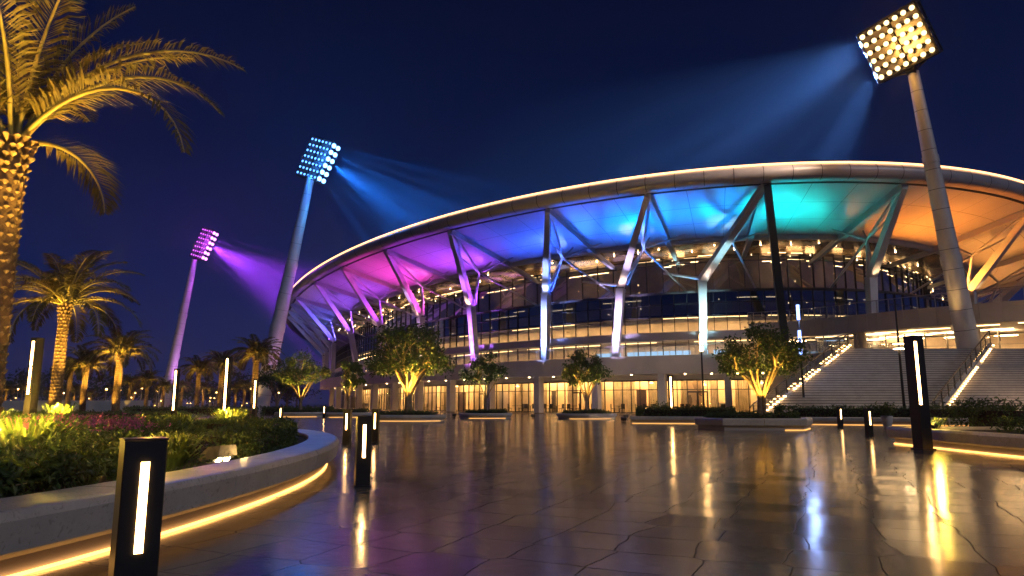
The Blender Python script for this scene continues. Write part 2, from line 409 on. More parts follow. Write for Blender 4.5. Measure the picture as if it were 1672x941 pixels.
def soff(d, e):   # height of soffit at inward distance d
    return ZS + .02 + (ZI - ZS) * (d - 1.25) / (DI - 1.25)
bays = list(zip(nodes[:-1], nodes[1:]))
for e0, e1 in bays:
    mb = MB()
    L = (rp_(e1) - rp_(e0)).length; nu = max(3, round(L / 4.2)); nd = 3
    back = erange(e0, e1, 2.0)
    surf(mb, [(1.25, ZS + .10), (DI, ZI + .10)], back, 1, flip=True)
    ge = .018 / L * (e1 - e0)
    for i in range(nu):
        a, b_ = e0 + (e1 - e0) * i / nu + ge, e0 + (e1 - e0) * (i + 1) / nu - ge
        for j in range(nd):
            d0 = 1.55 + (DI - 1.6) * j / nd + .018; d1 = 1.55 + (DI - 1.6) * (j + 1) / nd - .018
            surf(mb, [(d0, soff(d0, a)), (d1, soff(d1, a))], [a, (a + b_) / 2, b_], 0)
    SP('soffit_panel', mb, [M['soffit'], M['joint']])

# ring beam and inner bronze ceiling
esw = erange(EW0, EW1, 1.6)
mb = MB(); mb.tube([ring(e, DI + .2, ZI - .12) for e in esw], .34, 10); SP('ring_beam', mb, M['steel'])
mb = MB(); mb.tube([ring(e, 1.35, ZS + .02) for e in esw], .10, 6); SP('edge_gutter', mb, M['dark'])
for e0, e1 in bays:
    mb = MB(); ee = erange(e0, e1, 1.5)
    surf(mb, [(DI + .4, ZI - .10), (13.5, ZI - .38), (15.5, ZI - .30), (17.5, ZI - .7)], ee, 0, True)
    c = SP('concourse_ceiling', mb, M['bronze'])
    for i in range(3):
        e = e0 + (e1 - e0) * (i + .5 + random.uniform(-.25, .25)) / 3
        p = ring(e, random.choice((12.6, 13.4, 15.2)), ZI - .50); mb = MB(); mb.tube([p, p + V((0, 0, .12))], .06, 8)
        SP('downlight', mb, M['spotdot'], c)

# ------------------------------------------------------------------ facade levels
DF = 12.4; DU = 16.0
def facade(e0, e1, d, z0, z1, gm, step, bars=(), name='window', fm=None, inset=.0):
    mb = MB(); es = erange(e0, e1, step)
    surf(mb, [(d, z0), (d, z1)], es)
    w = SP(name, mb, gm)
    mb = MB()
    for e in es:
        p = ring(e, d - .05, z0); q = ring(e, d - .05, z1)
        mb.bar(p, q, .07, .16, rn_(e).cross(V((0, 0, 1))))
    for z in bars:
        for a, b_ in zip(es[:-1], es[1:]): mb.bar(ring(a, d - .03, z), ring(b_, d - .03, z), .12, .07)
    SP('frame', mb, fm or M['dark'], w)
    return w
E_R = nodes[-1]
for e0, e1 in bays:
    facade(e0, e1, DF, 5.98, 7.72, M['g_clear'], 1.9, (6.05,))
    facade(e0, e1, DF, 8.62, 10.25, M['g_clear'], 1.9, (10.2,))
    facade(e0, e1, DF, 10.3, 12.72, M['g_dark'], 1.9, (11.55, 12.7))
    facade(e0, e1, DU, 12.95, 17.4, M['g_mid'], 2.6, (13.0, 16.6))
mb = MB(); solid(mb, DF - .45, 24, 7.75, 8.6, esw); SP('floor_slab', mb, M['slab'])
mb = MB(); solid(mb, DF + .25, 24, 10.26, 10.5, esw); solid(mb, DF - .12, DU + .3, 12.74, 12.94, esw); solid(mb, DF + .1, 24, 12.74, 12.92, [e for e in esw]); SP('floor_slab', mb, M['joint'])
# interior back walls and ceiling strips
mb = MB(); surf(mb, [(19.0, 5.9), (19.0, 7.75)], esw); surf(mb, [(18.0, 8.6), (18.0, 10.26)], esw); SP('interior_wall', mb, M['tan'])
mb = MB(); surf(mb, [(21.0, 12.9), (21.0, 18)], esw); surf(mb, [(20.0, 10.5), (20.0, 12.74)], esw); SP('interior_wall', mb, M['tan'])
def strips(name, d0, d1, z, mat, duty=.6, step=3.0, es=(EW0, EW1), jit=.25, hh=.05):
    mb = MB(); q = erange(es[0], es[1], step); k = 0
    while k < len(q) - 1:
        n = random.choice((1, 1, 2, 3)) if duty < .88 else 4
        k1 = min(k + n, len(q) - 1)
        j = random.uniform(-jit, jit)
        if random.random() < max(duty, .5) + .1: 
            if duty < .88: mb = MB()
            solid(mb, d0 + j, d1 + j, z, z + hh, q[k:k1 + 1])
            if duty < .88: o = SP(name, mb, mat)
        k = k1 + (1 if random.random() > duty else 0)
    return SP(name, mb, mat) if duty >= .88 else o
strips('ceiling_light', 16.3, 16.6, 7.66, M['ceil_l'], .9, 3.0)
strips('ceiling_light', 15.9, 16.2, 10.18, M['ceil_l'], .92, 2.8)
strips('line_light', 13.6, 13.66, 10.2, M['ceil_s'], .55, 4.2)
strips('line_light', 14.1, 14.18, 7.66, M['ceil_s'], .5, 3.6)
mb = MB(); solid(mb, 15.2, 15.35, 7.36, 7.76, esw); solid(mb, 14.9, 15.05, 9.88, 10.28, esw); SP('added_cove_beam', mb, M['white'])  # drop beams added to hide the ceiling strips and let them light the walls
strips('office_light', 15.5, 15.55, 12.6, M['ceil_s'], .3, 2.5, jit=1.4)
strips('gallery_light', 15.85, 15.92, 17.25, M['ceil_s'], .35, 1.6, jit=.6)
strips('gallery_light', 18.0, 18.08, 16.9, M['ceil_l'], .35, 1.7, jit=1.2)
strips('display_screen', 18.3, 18.4, 6.5, M['ceil_c'], .7, 1.1, (e_of(880, DF, 7), e_of(1220, DF, 7)), .1, .55)

rr_ = random.Random(17)
for k in range(70):
    e = EW0 + (EW1 - EW0) * (.12 + .80 * rr_.random()); z = rr_.choice((rr_.uniform(11.0, 12.4), rr_.uniform(11.0, 12.4), rr_.uniform(14, 16.6))); p = ring(e, rr_.uniform(13.6, 18.5) if z < 13 else rr_.uniform(17, 20), z)
    mb = MB(); r = rr_.uniform(.05, .10); mb.tube([p, p + V((0, 0, r * 1.6))], r, 8); SP('pendant_lamp', mb, M['ceil_s'])
# podium: band wall, terrace floor, soffit
DP = 9.0
ZP0, ZP1 = 4.1, 5.9
mb = MB()
q = erange(EW0, EW1, 3.1)
for a, b_ in zip(q[:-1], q[1:]):
    g_ = (b_ - a) * .004
    solid(mb, DP, DP + .3, ZP0, ZP1 + .06, [a + g_, (a + b_) / 2, b_ - g_])
solid(mb, DP + .04, 24, ZP0 + .02, ZP1 - .02, esw)
SP('podium_wall', mb, M['concrete'])
# terrace railing per bay
for e0, e1 in bays:
    mb = MB(); es = erange(e0, e1, 1.5)
    surf(mb, [(DP + .16, ZP1 + .1), (DP + .16, ZP1 + 1.05)], es)
    rl = SP('terrace_railing', mb, M['g_rail'])
    mb = MB()
    for e in es: mb.bar(ring(e, DP + .12, ZP1), ring(e, DP + .12, ZP1 + 1.1), .05, .05)
    for a, b_ in zip(es[:-1], es[1:]): mb.bar(ring(a, DP + .12, ZP1 + 1.12), ring(b_, DP + .12, ZP1 + 1.12), .06, .05)
    SP('handrail', mb, M['alu'], rl)

# ground floor: piers, glazing, lobby
pe = []
e = e_of(1079, DP, 3)
es = []
x = e
while x > nodes[2]:
    es.append(x); x -= 8.3 / (rp_(x + .005) - rp_(x - .005)).length * .01
es = es[::-1]; x = e
while x < nodes[-2]:
    x += 8.3 / (rp_(x + .005) - rp_(x - .005)).length * .01; es.append(x)
piers = es
DG = 11.6
door_bays = 0
for i, e in enumerate(piers):
    L = 1.0 / (rp_(e + .005) - rp_(e - .005)).length * .01
    mb = MB(); solid(mb, DP + .10, DP + 1.0, 0, ZP0 + .03, [e - L * .42, e, e + L * .42]); SP('pier', mb, M['slab'])
for i, (e0, e1) in enumerate(zip(piers[:-1], piers[1:])):
    L = 1.0 / (rp_(e0 + .005) - rp_(e0 - .005)).length * .01
    a, b_ = e0 + L * .02, e1 - L * .02
    # return walls beside each pier
    mb = MB(); es_ = erange(a, b_, 1.25)
    surf(mb, [(DG, .12), (DG, 3.55)], es_); w = SP('shop_window', mb, M['g_lobby'])
    mb = MB()
    for k, e in enumerate(es_): mb.bar(ring(e, DG - .04, .1), ring(e, DG - .04, 3.58), .07, .14, rn_(e).cross(V((0, 0, 1))))
    for z in (.16, 2.55, 3.5):
        for p, q in zip(es_[:-1], es_[1:]): mb.bar(ring(p, DG - .03, z), ring(q, DG - .03, z), .12, .08 if z < 3 else .14)
    SP('frame', mb, M['dark'], w)
    if i % 2 == 1 and len(es_) > 4:
        mb = MB(); k = len(es_) // 2
        for p, q in ((es_[k - 1], es_[k]), (es_[k], es_[k + 1])):
            g_ = (q - p) * .05
            for z in (.2, 2.3): mb.bar(ring(p + g_, DG - .16, z), ring(q - g_, DG - .16, z), .06, .16)
            for e in (p + g_, q - g_): mb.bar(ring(e, DG - .16, .14), ring(e, DG - .16, 2.38), .09, .06, rn_(e).cross(V((0, 0, 1))))
            mb.bar(ring(q - g_ * 3, DG - .26, .9), ring(q - g_ * 3, DG - .26, 1.5), .03, .03)
        SP('door', mb, M['dark'], w)
    mb = MB(); solid(mb, DG - .05, DG + .25, 3.57, ZP0 + .03, erange(a, b_, 2)); SP('window_head', mb, M['concrete'])
mb = MB(); surf(mb, [(DP - .4, .10), (22, .10)], esw); surf(mb, [(DP - .4, 0), (DP - .4, .10)], esw); SP('lobby_floor', mb, M['floor_in'])
mb = MB()
q = erange(EW0, EW1, .45)
surf(mb, [(17.6, .1), (17.6, 4.1)], esw)
SP('lobby_wall', mb, M['tan'])
# pleated curtains standing in front of the lobby wall
mb = MB()
q = erange(nodes[1], nodes[-2], .22)
rr = random.Random(5); on = True; cnt = 0
for i in range(len(q) - 1):
    if cnt <= 0: on = not on; cnt = rr.randint(6, 18)
    cnt -= 1
    if on: surf(mb, [(15.2 + .12 * (i % 2), .15), (15.2 + .12 * (i % 2), 3.9)], [q[i]]) if False else mb.face([ring(q[i], 15.2 + .12 * (i % 2), .15), ring(q[i + 1], 15.2 + .12 * ((i + 1) % 2), .15), ring(q[i + 1], 15.2 + .12 * ((i + 1) % 2), 3.9), ring(q[i], 15.2 + .12 * (i % 2), 3.9)])
SP('curtain', mb, M['curtain'])
rq = random.Random(23)
for k in range(26):
    e = nodes[2] + (nodes[-2] - nodes[2]) * (k + rq.uniform(.1, .9)) / 26; w = rq.uniform(.5, 2.2) / (rp_(e + .005) - rp_(e - .005)).length * .01
    mb = MB(); hh = rq.choice((1.1, 2.3, 2.5, 3.9)); dd = rq.uniform(14.3, 15.0)
    solid(mb, dd, dd + .12, .1, .1 + hh, [e, e + w / 2, e + w]); SP('lobby_screen', mb, rq.choice((M['railmetal'], M['tan'], M['bronze'], M['slab'], M['housing'])))
for k in range(16):
    e = nodes[2] + (nodes[-2] - nodes[2]) * (k + rq.uniform(.2, .8)) / 16; p = ring(e, rq.uniform(12.6, 13.6), 3.2 + rq.uniform(-.4, .4))
    mb = MB(); mb.tube([p, p + V((0, 0, .10)), p + V((0, 0, .22))], [.22, .20, .05], 12); mb.tube([p + V((0, 0, .22)), V((p.x, p.y, 4.1))], .012, 5); SP('lobby_pendant', mb, M['ceil_s'])
strips('lobby_light', 12.9, 12.97, 3.98, M['ceil_s'], .75, 4.1)
strips('ceiling_light', 14.15, 14.4, 4.0, M['ceil_h'], .9, 2.1, jit=.05)
strips('ceiling_light', 16.4, 16.9, 4.0, M['ceil_h'], .9, 2.5)
mb = MB(); solid(mb, 13.75, 13.9, 3.72, 4.12, esw); SP('added_cove_beam', mb, M['white'])  # drop beam added to keep the lobby strips out of sight
for e in erange(nodes[2], nodes[-2], 4.15):
    p = ring(e, 10.3, ZP0 - .04); mb = MB(); mb.tube([p, p + V((0, 0, .08))], .09, 8); SP('downlight', mb, M['spotdot'])

# ------------------------------------------------------------------ columns, beams and branch struts
def bar_w(mb, p, q, w, h, side, w2=None, h2=None): mb.bar(p, q, w, h, side, 0, w2, h2)
knee = {484: (545, 558), 515: (573, 546), 559: (620, 534), 630: (686, 516), 735: (769, 500), 895: (891, 479), 1057: (1014, 468), 1248: (1147, 457), 1476: (1422, 452), 1690: (1584, 457)}
foot = {515: (585, 612), 559: (628, 606), 630: (693, 598), 735: (777, 582), 895: (890, 585), 1057: (1005, 579), 1248: (1148, 571), 1476: (1422, 515), 1690: (1584, 500)}
knee_pts = []
for i, e in enumerate(nodes):
    T = ring(e, 1.25, ZS - .15)
    tan_ = rn_(e).cross(V((0, 0, 1)))
    u = node_u[i - 3] if 3 <= i < 13 else None
    if u in knee:
        K = hit(*knee[u], 9.7)
        F_ = hit(*foot[u], 9.9) if u in foot else V((K.x, K.y, ZP1))
    else:
        K = ring(e - .02 * (1 if i < 3 else -1), 9.7, 12.3); F_ = ring(e - .02 * (1 if i < 3 else -1), 9.9, ZP1)
    F_ = V((F_.x, F_.y, ZP1 - .05))
    K.z = min(max(K.z, 11.2), 14.0)
    knee_pts.append((K, F_))
    mb = MB()
    bar_w(mb, T, K, .52, .62, tan_, .80, .80)
    bar_w(mb, K + (K - T).normalized() * .02, F_, .84, .84, tan_, .70, .75)
    c = SP('column', mb, M['steel'])
    # plate band at the knee
    mb = MB(); ax = (F_ - K).normalized(); mb.bar(K + ax * .05, K + ax * .22,   .88, .88, tan_); SP('knee_plate', mb, M['joint'] if i % 3 == 0 else M['steel'], c)
    # roof beam
    mb = MB(); B1 = ring(e, DI + .2, ZI - .35); B2 = ring(e, DU + .6, ZI - 1.9 if i % 2 else ZI - 1.4)
    bar_w(mb, T + V((0, 0, -.05)), B1, .55, .75, tan_, .55, .6)
    bar_w(mb, B1, B2, .5, .55, tan_, .35, .4)
    SP('roof_beam', mb, M['steel'])
    # branching struts
    H = (T * .25 + K * .42 + B1 * .33); H = V((H.x, H.y, H.z + .3))
    mb = MB()
    mb.tube([T + (B1 - T) * .08 + V((0, 0, -.3)), H], [.15, .13], 8)
    mb.tube([T + (K - T) * .30, H], [.11, .11], 6)
    mb.tube([H, K + V((0, 0, .3)) + rn_(e) * .35], [.14, .18], 8)
    mb.tube([H, K + V((0, 0, .2)) + rn_(e) * .2 + tan_ * .6], [.10, .12], 8)
    for s_ in (-1, 1):
        q = ring(e + s_ * .0022 * 12 / 12, 9.6, ZI + .25) + tan_ * (s_ * 1.6)
        mb.tube([H, q], [.11, .08], 6)
    mb.tube([H, ring(e, DU - .5, 13.0) + tan_ * 1.2], [.13, .11], 8)
    SP('branch_strut', mb, M['steel'])
    if u == 1248:
        mb = MB(); D = hit(1282, 545, 10.6)
        bar_w(mb, T + V((.2, -.1, 0)), V((D.x, D.y, ZP1)), .62, .8, tan_, .72, .8)
        SP('column', mb, M['navy'], label='straight dark blue column')
    if u == 1057 or u == 1248:
        p = K + V((0, 0, .1)); q = ring(e_of(proj(K)[0] - 62, DU - .4, 15.5), DU - .4, 15.6)
        mb = MB(); mb.tube([p, q], [.16, .13], 8); SP('branch_strut', mb, M['steel'])

# ------------------------------------------------------------------ coloured uplights under the roof
BAYC = {0: (.06, .18, 1), 1: (.08, .16, 1), 2: (.16, .12, 1), 3: (.34, .08, 1), 4: (.52, .06, 1), 5: (.95, .05, .62), 6: (.52, .05, 1), 7: (.035, .09, 1), 8: (.0, .12, 1), 9: (.0, .16, 1), 10: (0, .50, .60), 11: (1, .27, .025), 12: (1, .34, .05), 13: (1, .35, .06), 14: (1, .4, .1)}
def flood_fixture(p, dirv, lens, tone, sub, where):
    t = thing('floodlight_fixture', f'small {tone} floodlight box aimed up at the roof {where}', 'floodlight', p, 0, 'small floodlights washing the roof underside')
    return t
BP = {2: 1.3, 3: 1.5, 4: 1.7, 5: 2.6, 6: 2.4, 7: 2.0, 8: 1.7, 9: .62, 10: .85, 11: 2.0, 12: 1.7, 13: 1.4}
BAY2 = {7: (.02, .12, 1), 8: (0, .20, 1), 9: (0, .32, .95), 10: (0, .48, .40), 6: (.30, .06, 1)}
for i, (e0, e1) in enumerate(bays):
    col = BAYC.get(i, (1, .4, .1)); L = (rp_(e1) - rp_(e0)).length
    em = (e0 + e1) / 2
    k = max(1, round(L / 5.5))
    for j in range(k):
        m0, m1 = {10: (.06, .93), 11: (.24, .92)}.get(i, (.12, .88)); e_ = e0 + (e1 - e0) * (m0 + (m1 - m0) * (j + .5) / k); p = ring(e_, DF - .9, 13.3); q = ring(e_, 4.4, 19.9)
        c_ = col
        if i in BAY2: c_ = tuple(u + (v - u) * (j + .5) / k for u, v in zip(col, BAY2[i]))
        light('soffit_flood', 'AREA', p, 34 * L / k * BP.get(i, 1.0), c_, target=q, shape='RECTANGLE', size=L / k * .8, size_y=.3, spread=R(80))
# column uplights
colc = [(.02, .12, 1), (.02, .12, 1), (.05, .07, 1), (.22, .04, 1), (.6, .3, .8), (.7, .25, .8), (.6, .2, 1), (.45, .12, 1), (.25, .38, 1), (.7, .5, 1), (.6, .9, 1), WARM, WARM, WARM, WARM, WARM]
colk = [(.02, .14, 1), (.02, .16, 1), (.07, .08, 1), (.25, .07, 1), (1, .6, .3), (1, .62, .3), (1, .62, .3), (1, .62, .3), (.45, .55, 1), (1, .66, .45), (1, .75, .55), (1, .62, .3), (1, .62, .3), WARM, WARM, WARM]
CE = {0: 3, 1: 3, 2: 3, 3: 3, 4: 2, 5: 2, 6: 2, 7: 2, 8: 2, 9: 1.5, 10: 1.4, 11: 1.4}
for i, (K, F_) in enumerate(knee_pts):
    n = rn_(nodes[i])
    light('column_uplight', 'SPOT', F_ - n * .8 + V((0, 0, .35)), 420 * CE.get(i, 1), colc[i], target=K - n * .1 + V((0, 0, 1)), spot_size=R(38), spot_blend=.6, shadow_soft_size=.08)
    T = ring(nodes[i], 1.25, ZS)
    ax = (T - K).normalized()
    light('column_uplight', 'SPOT', K - n * 1.0 + V((0, 0, -.9)), 240 * CE.get(i, 1), colk[i], target=K + ax * 1.6, spot_size=R(46), spot_blend=1.0, shadow_soft_size=.08)

# ------------------------------------------------------------------ right terrace wing and grand stair
ZL = 5.3
edge = [(24.2, 71.5), (27.6, 69.2), (29.8, 67.2), (31.8, 64.2), (35.0, 59.9), (40.4, 54.6), (46, 49.5), (54, 44), (64, 39)]
edge = [V((x, y, 0)) for x, y in edge]
def cat(pts, n=6):
    out = []
    for i in range(len(pts) - 1):
        p0, p1, p2, p3 = pts[max(i - 1, 0)], pts[i], pts[i + 1], pts[min(i + 2, len(pts) - 1)]
        for k in range(n):
            t = k / n
            out.append(.5 * ((2 * p1) + (p2 - p0) * t + (2 * p0 - 5 * p1 + 4 * p2 - p3) * t * t + (3 * p1 - p0 - 3 * p2 + p3) * t ** 3))
    return out + [pts[-1]]
ed = cat(edge, 5)
wing = thing('terrace_wing', 'pale curved balcony slab with glass rail above the grand stair', 'balcony', (40.4, 54.6, 0))
def WP(name, mb, mat, parent=None): return mb.build(name, mat, parent or wing, world=True)
mb = MB(); Z0, Z1 = 7.6, 9.2
for a, b_ in zip(ed[:-1], ed[1:]):
    t = (b_ - a).normalized(); n = V((-t.y, t.x, 0))
    if n.y < 0: n = -n
    a2 = a + t * .012; b2 = b_ - t * .012
    mb.loft([[a2 + V((0, 0, Z0)), a2 + V((0, 0, Z1)), a2 + n * .3 + V((0, 0, Z1)), a2 + n * .3 + V((0, 0, Z0))], [b2 + V((0, 0, Z0)), b2 + V((0, 0, Z1)), b2 + n * .3 + V((0, 0, Z1)), b2 + n * .3 + V((0, 0, Z0))]], True, True)
WP('slab_edge', mb, M['concrete'])
mb = MB()
back = [V((p.x + 22, 78 if p.x < 50 else 70, 0)) for p in ed]
for zz, mi in ((Z0 + .15, 0), (Z1 - .15, 0)):
    for a, b_, c_, d_ in zip(ed[:-1], ed[1:], back[1:], back[:-1]):
        mb.face([a + V((.1, .15, zz)), b_ + V((.1, .15, zz)), c_ + V((0, 0, zz)), d_ + V((0, 0, zz))], mi)
WP('slab', mb, M['slab'])
mb = MB()
for a, b_ in zip(ed[:-1], ed[1:]): mb.face([a + V((.05, .1, Z1)), b_ + V((.05, .1, Z1)), b_ + V((.05, .1, Z1 + 1.05)), a + V((.05, .1, Z1 + 1.05))])
gr_ = WP('glass_rail', mb, M['g_rail'])
mb = MB()
for a in ed: mb.bar(a + V((.05, .1, Z1)), a + V((.05, .1, Z1 + 1.1)), .06, .06)
for a, b_ in zip(ed[:-1], ed[1:]): mb.bar(a + V((.05, .1, Z1 + 1.12)), b_ + V((.05, .1, Z1 + 1.12)), .08, .06)
WP('handrail', mb, M['alu'], gr_)
for k in range(6, len(ed) - 2, 3):
    mb = MB(); p = ed[k] + V((2.6, 2.0, Z0 + .10)); mb.bar(p, p + V((2.6, -2.1, 0)), .22, .05, (0.6, .8, 0)); WP('ceiling_light', mb, M['ceil_s'])
    mb = MB(); p = ed[k] + V((6.5, 5.0, Z0 + .10)); mb.bar(p, p + V((2.2, -1.8, 0)), .2, .05, (0.6, .8, 0)); WP('ceiling_light', mb, M['ceil_l'])
# wall and entrance glass below the wing, facing the landing
mb = MB(); pts = [V((26.0, 69.6, 0)), V((34, 67.2, 0)), V((42, 64, 0)), V((52, 58, 0)), V((66, 50, 0))]
ew = cat(pts, 5)
for a, b_ in zip(ew[:-1], ew[1:]): mb.face([a + V((0, 0, ZL)), b_ + V((0, 0, ZL)), b_ + V((0, 0, Z0)), a + V((0, 0, Z0))])
eg = WP('entrance_window', mb, M['g_clear'])
mb = MB()
for a, b_ in zip(ew[:-1], ew[1:]):
    mb.bar(a + V((0, -.05, ZL)), a + V((0, -.05, Z0)), .08, .14)
    mb.bar(a + V((0, -.05, ZL + 1.1)), b_ + V((0, -.05, ZL + 1.1)), .06, .06)
WP('frame', mb, M['alu'], eg)
for a in (V((33, 66.4, 0)), V((41.5, 62.8, 0)), V((51, 57, 0))):
    mb = MB(); mb.tube([a + V((0, 0, ZL)), a + V((0, 0, Z0 + .2))], .55, 16); WP('support_column', mb, M['slab'])
mb = MB()
for a, b_ in zip(ew[:-1], ew[1:]): mb.face([a + V((2, 4, ZL)), b_ + V((2, 4, ZL)), b_ + V((2, 4, Z0)), a + V((2, 4, Z0))])
WP('interior_wall', mb, M['tan'])
for k in range(1, len(ew) - 1, 2):
    mb = MB(); p = ew[k] + V((.8, 1.6, 7.3)); mb.bar(p, p + V((1.6, -.7, 0)), .5, .05, (0, 1, 0)); WP('entrance_light', mb, M['ceil_c'] if k == 3 else M['ceil_l'])

SU = V((11.3, 11.0, 0)); S0 = V((14.6, 43.0, 0)); NST = 31
XW = 60.0
stair = thing('grand_staircase', 'wide pale stone staircase climbing to the stadium terrace', 'staircase', (20, 43, 0))
def GP(name, mb, mat, parent=None): return mb.build(name, mat, parent or stair, world=True)
rise = ZL / NST
mb = MB()
for k in range(NST):
    y0 = 43 + 11.0 * k / NST; y1 = 43 + 11.0 * (k + 1) / NST; x0 = S0.x + SU.x * k / NST
    z0, z1 = rise * k, rise * (k + 1)
    x1 = x0 + .0
    mb.face([(x0, y0, z0), (XW, y0, z0), (XW, y0, z1 - .055), (x0, y0, z1 - .055)])
    mb.face([(x0, y0 + .03, z1 - .06), (XW, y0 + .03, z1 - .06), (XW, y0 + .03, z1), (x0, y0 + .03, z1)], 1)  # gap under the nosing coloured dark to paint in its shade line
    mb.face([(x0, y0, z1 - .055), (XW, y0, z1 - .055), (XW, y0 + .03, z1 - .055), (x0, y0 + .03, z1 - .055)], 1)
    mb.face([(x0, y0 - .02, z1), (XW, y0 - .02, z1), (XW, y1, z1), (x0, y1, z1)])
    mb.face([(x0, y0 - .02, z1 - .02), (XW, y0 - .02, z1 - .02), (XW, y0 - .02, z1), (x0, y0 - .02, z1)])
    mb.face([(x0, y0, z1), (x0, y1, z1), (x0, y1, 0), (x0, y0, 0)])
GP('steps', mb, [M['stone'], M['joint']])
mb = MB(); xl = S0.x + SU.x
mb.face([(xl, 54, ZL), (90, 54, ZL), (90, 75, ZL), (xl, 75, ZL)]); mb.face([(xl - .02, 54, 0), (xl - .02, 75, 0), (xl - .02, 75, ZL + .02), (xl - .02, 54, ZL + .02)])
GP('landing', mb, M['concrete'])
# landing guard rail (left edge) 
mb = MB(); mb.face([(xl + .1, 54, ZL + .1), (xl + .1, 70, ZL + .1), (xl + .1, 70, ZL + 1.05), (xl + .1, 54, ZL + 1.05)])
lr = GP('landing_rail', mb, M['g_rail'])
mb = MB()
for k in range(9): mb.bar((xl + .1, 54 + 2 * k, ZL), (xl + .1, 54 + 2 * k, ZL + 1.1), .06, .06)
mb.bar((xl + .1, 54, ZL + 1.12), (xl + .1, 70, ZL + 1.12), .07, .06); GP('handrail', mb, M['alu'], lr)
# raking rails with cheek walls and lights at their feet
def flank(off, wall_h, glassy, seed):
    rr = random.Random(seed)
    A = S0 + V((off, 0, 0)); B = A + SU + V((0, 0, ZL)); t = (B - A).normalized(); n = V((t.y, -t.x, 0)).normalized()
    mb = MB(); up = V((0, 0, 1))
    ch = V((0, 0, wall_h))
    for s_ in (0,):
        w = n * .16
        mb.loft([[A - w, A + w, A + w + ch + V((0, 0, .15)), A - w + ch + V((0, 0, .15))], [B - w, B + w, B + w + ch, B - w + ch]], True, True)
    GP('cheek_wall', mb, M['slab'])
    mb = MB(); N = 10
    for k in range(N + 1):
        p = A + (B - A) * (k / N) + ch; mb.bar(p, p + V((0, 0, .98)), .06, .06)
    mb.tube([A + ch + V((-.3, -.3, .8)), A + ch + V((0, 0, 1.0)), B + ch + V((0, 0, 1.0)), B + ch + V((.8, .1, 1.0)), B + ch + V((.85, .1, .2))], .045, 8)
    mb.tube([A + ch + V((0, 0, .45)), B + ch + V((0, 0, .45))], .02, 6)
    rail = GP('stair_rail', mb, M['railmetal'])
    mb = MB(); mb.face([A + ch + V((0, 0, .12)), B + ch + V((0, 0, .12)), B + ch + V((0, 0, .92)), A + ch + V((0, 0, .92))])
    GP('rail_glass', mb, M['g_rail'], rail)
    for k in range(NST):
        mb = MB()
        if rr.random() < .12: continue
        p = A + (B - A) * ((k + .6) / NST) + n * .22 + V((0, 0, .14 + rise))
        mb.bar(p - V((SU.x, SU.y, 0)) * (.30 / NST) , p + V((SU.x, SU.y, 0)) * (.30 / NST), .06, .07)
        GP('step_light', mb, M['slit'])
flank(0, .12, True, 1); flank(11.0, .42, False, 2)

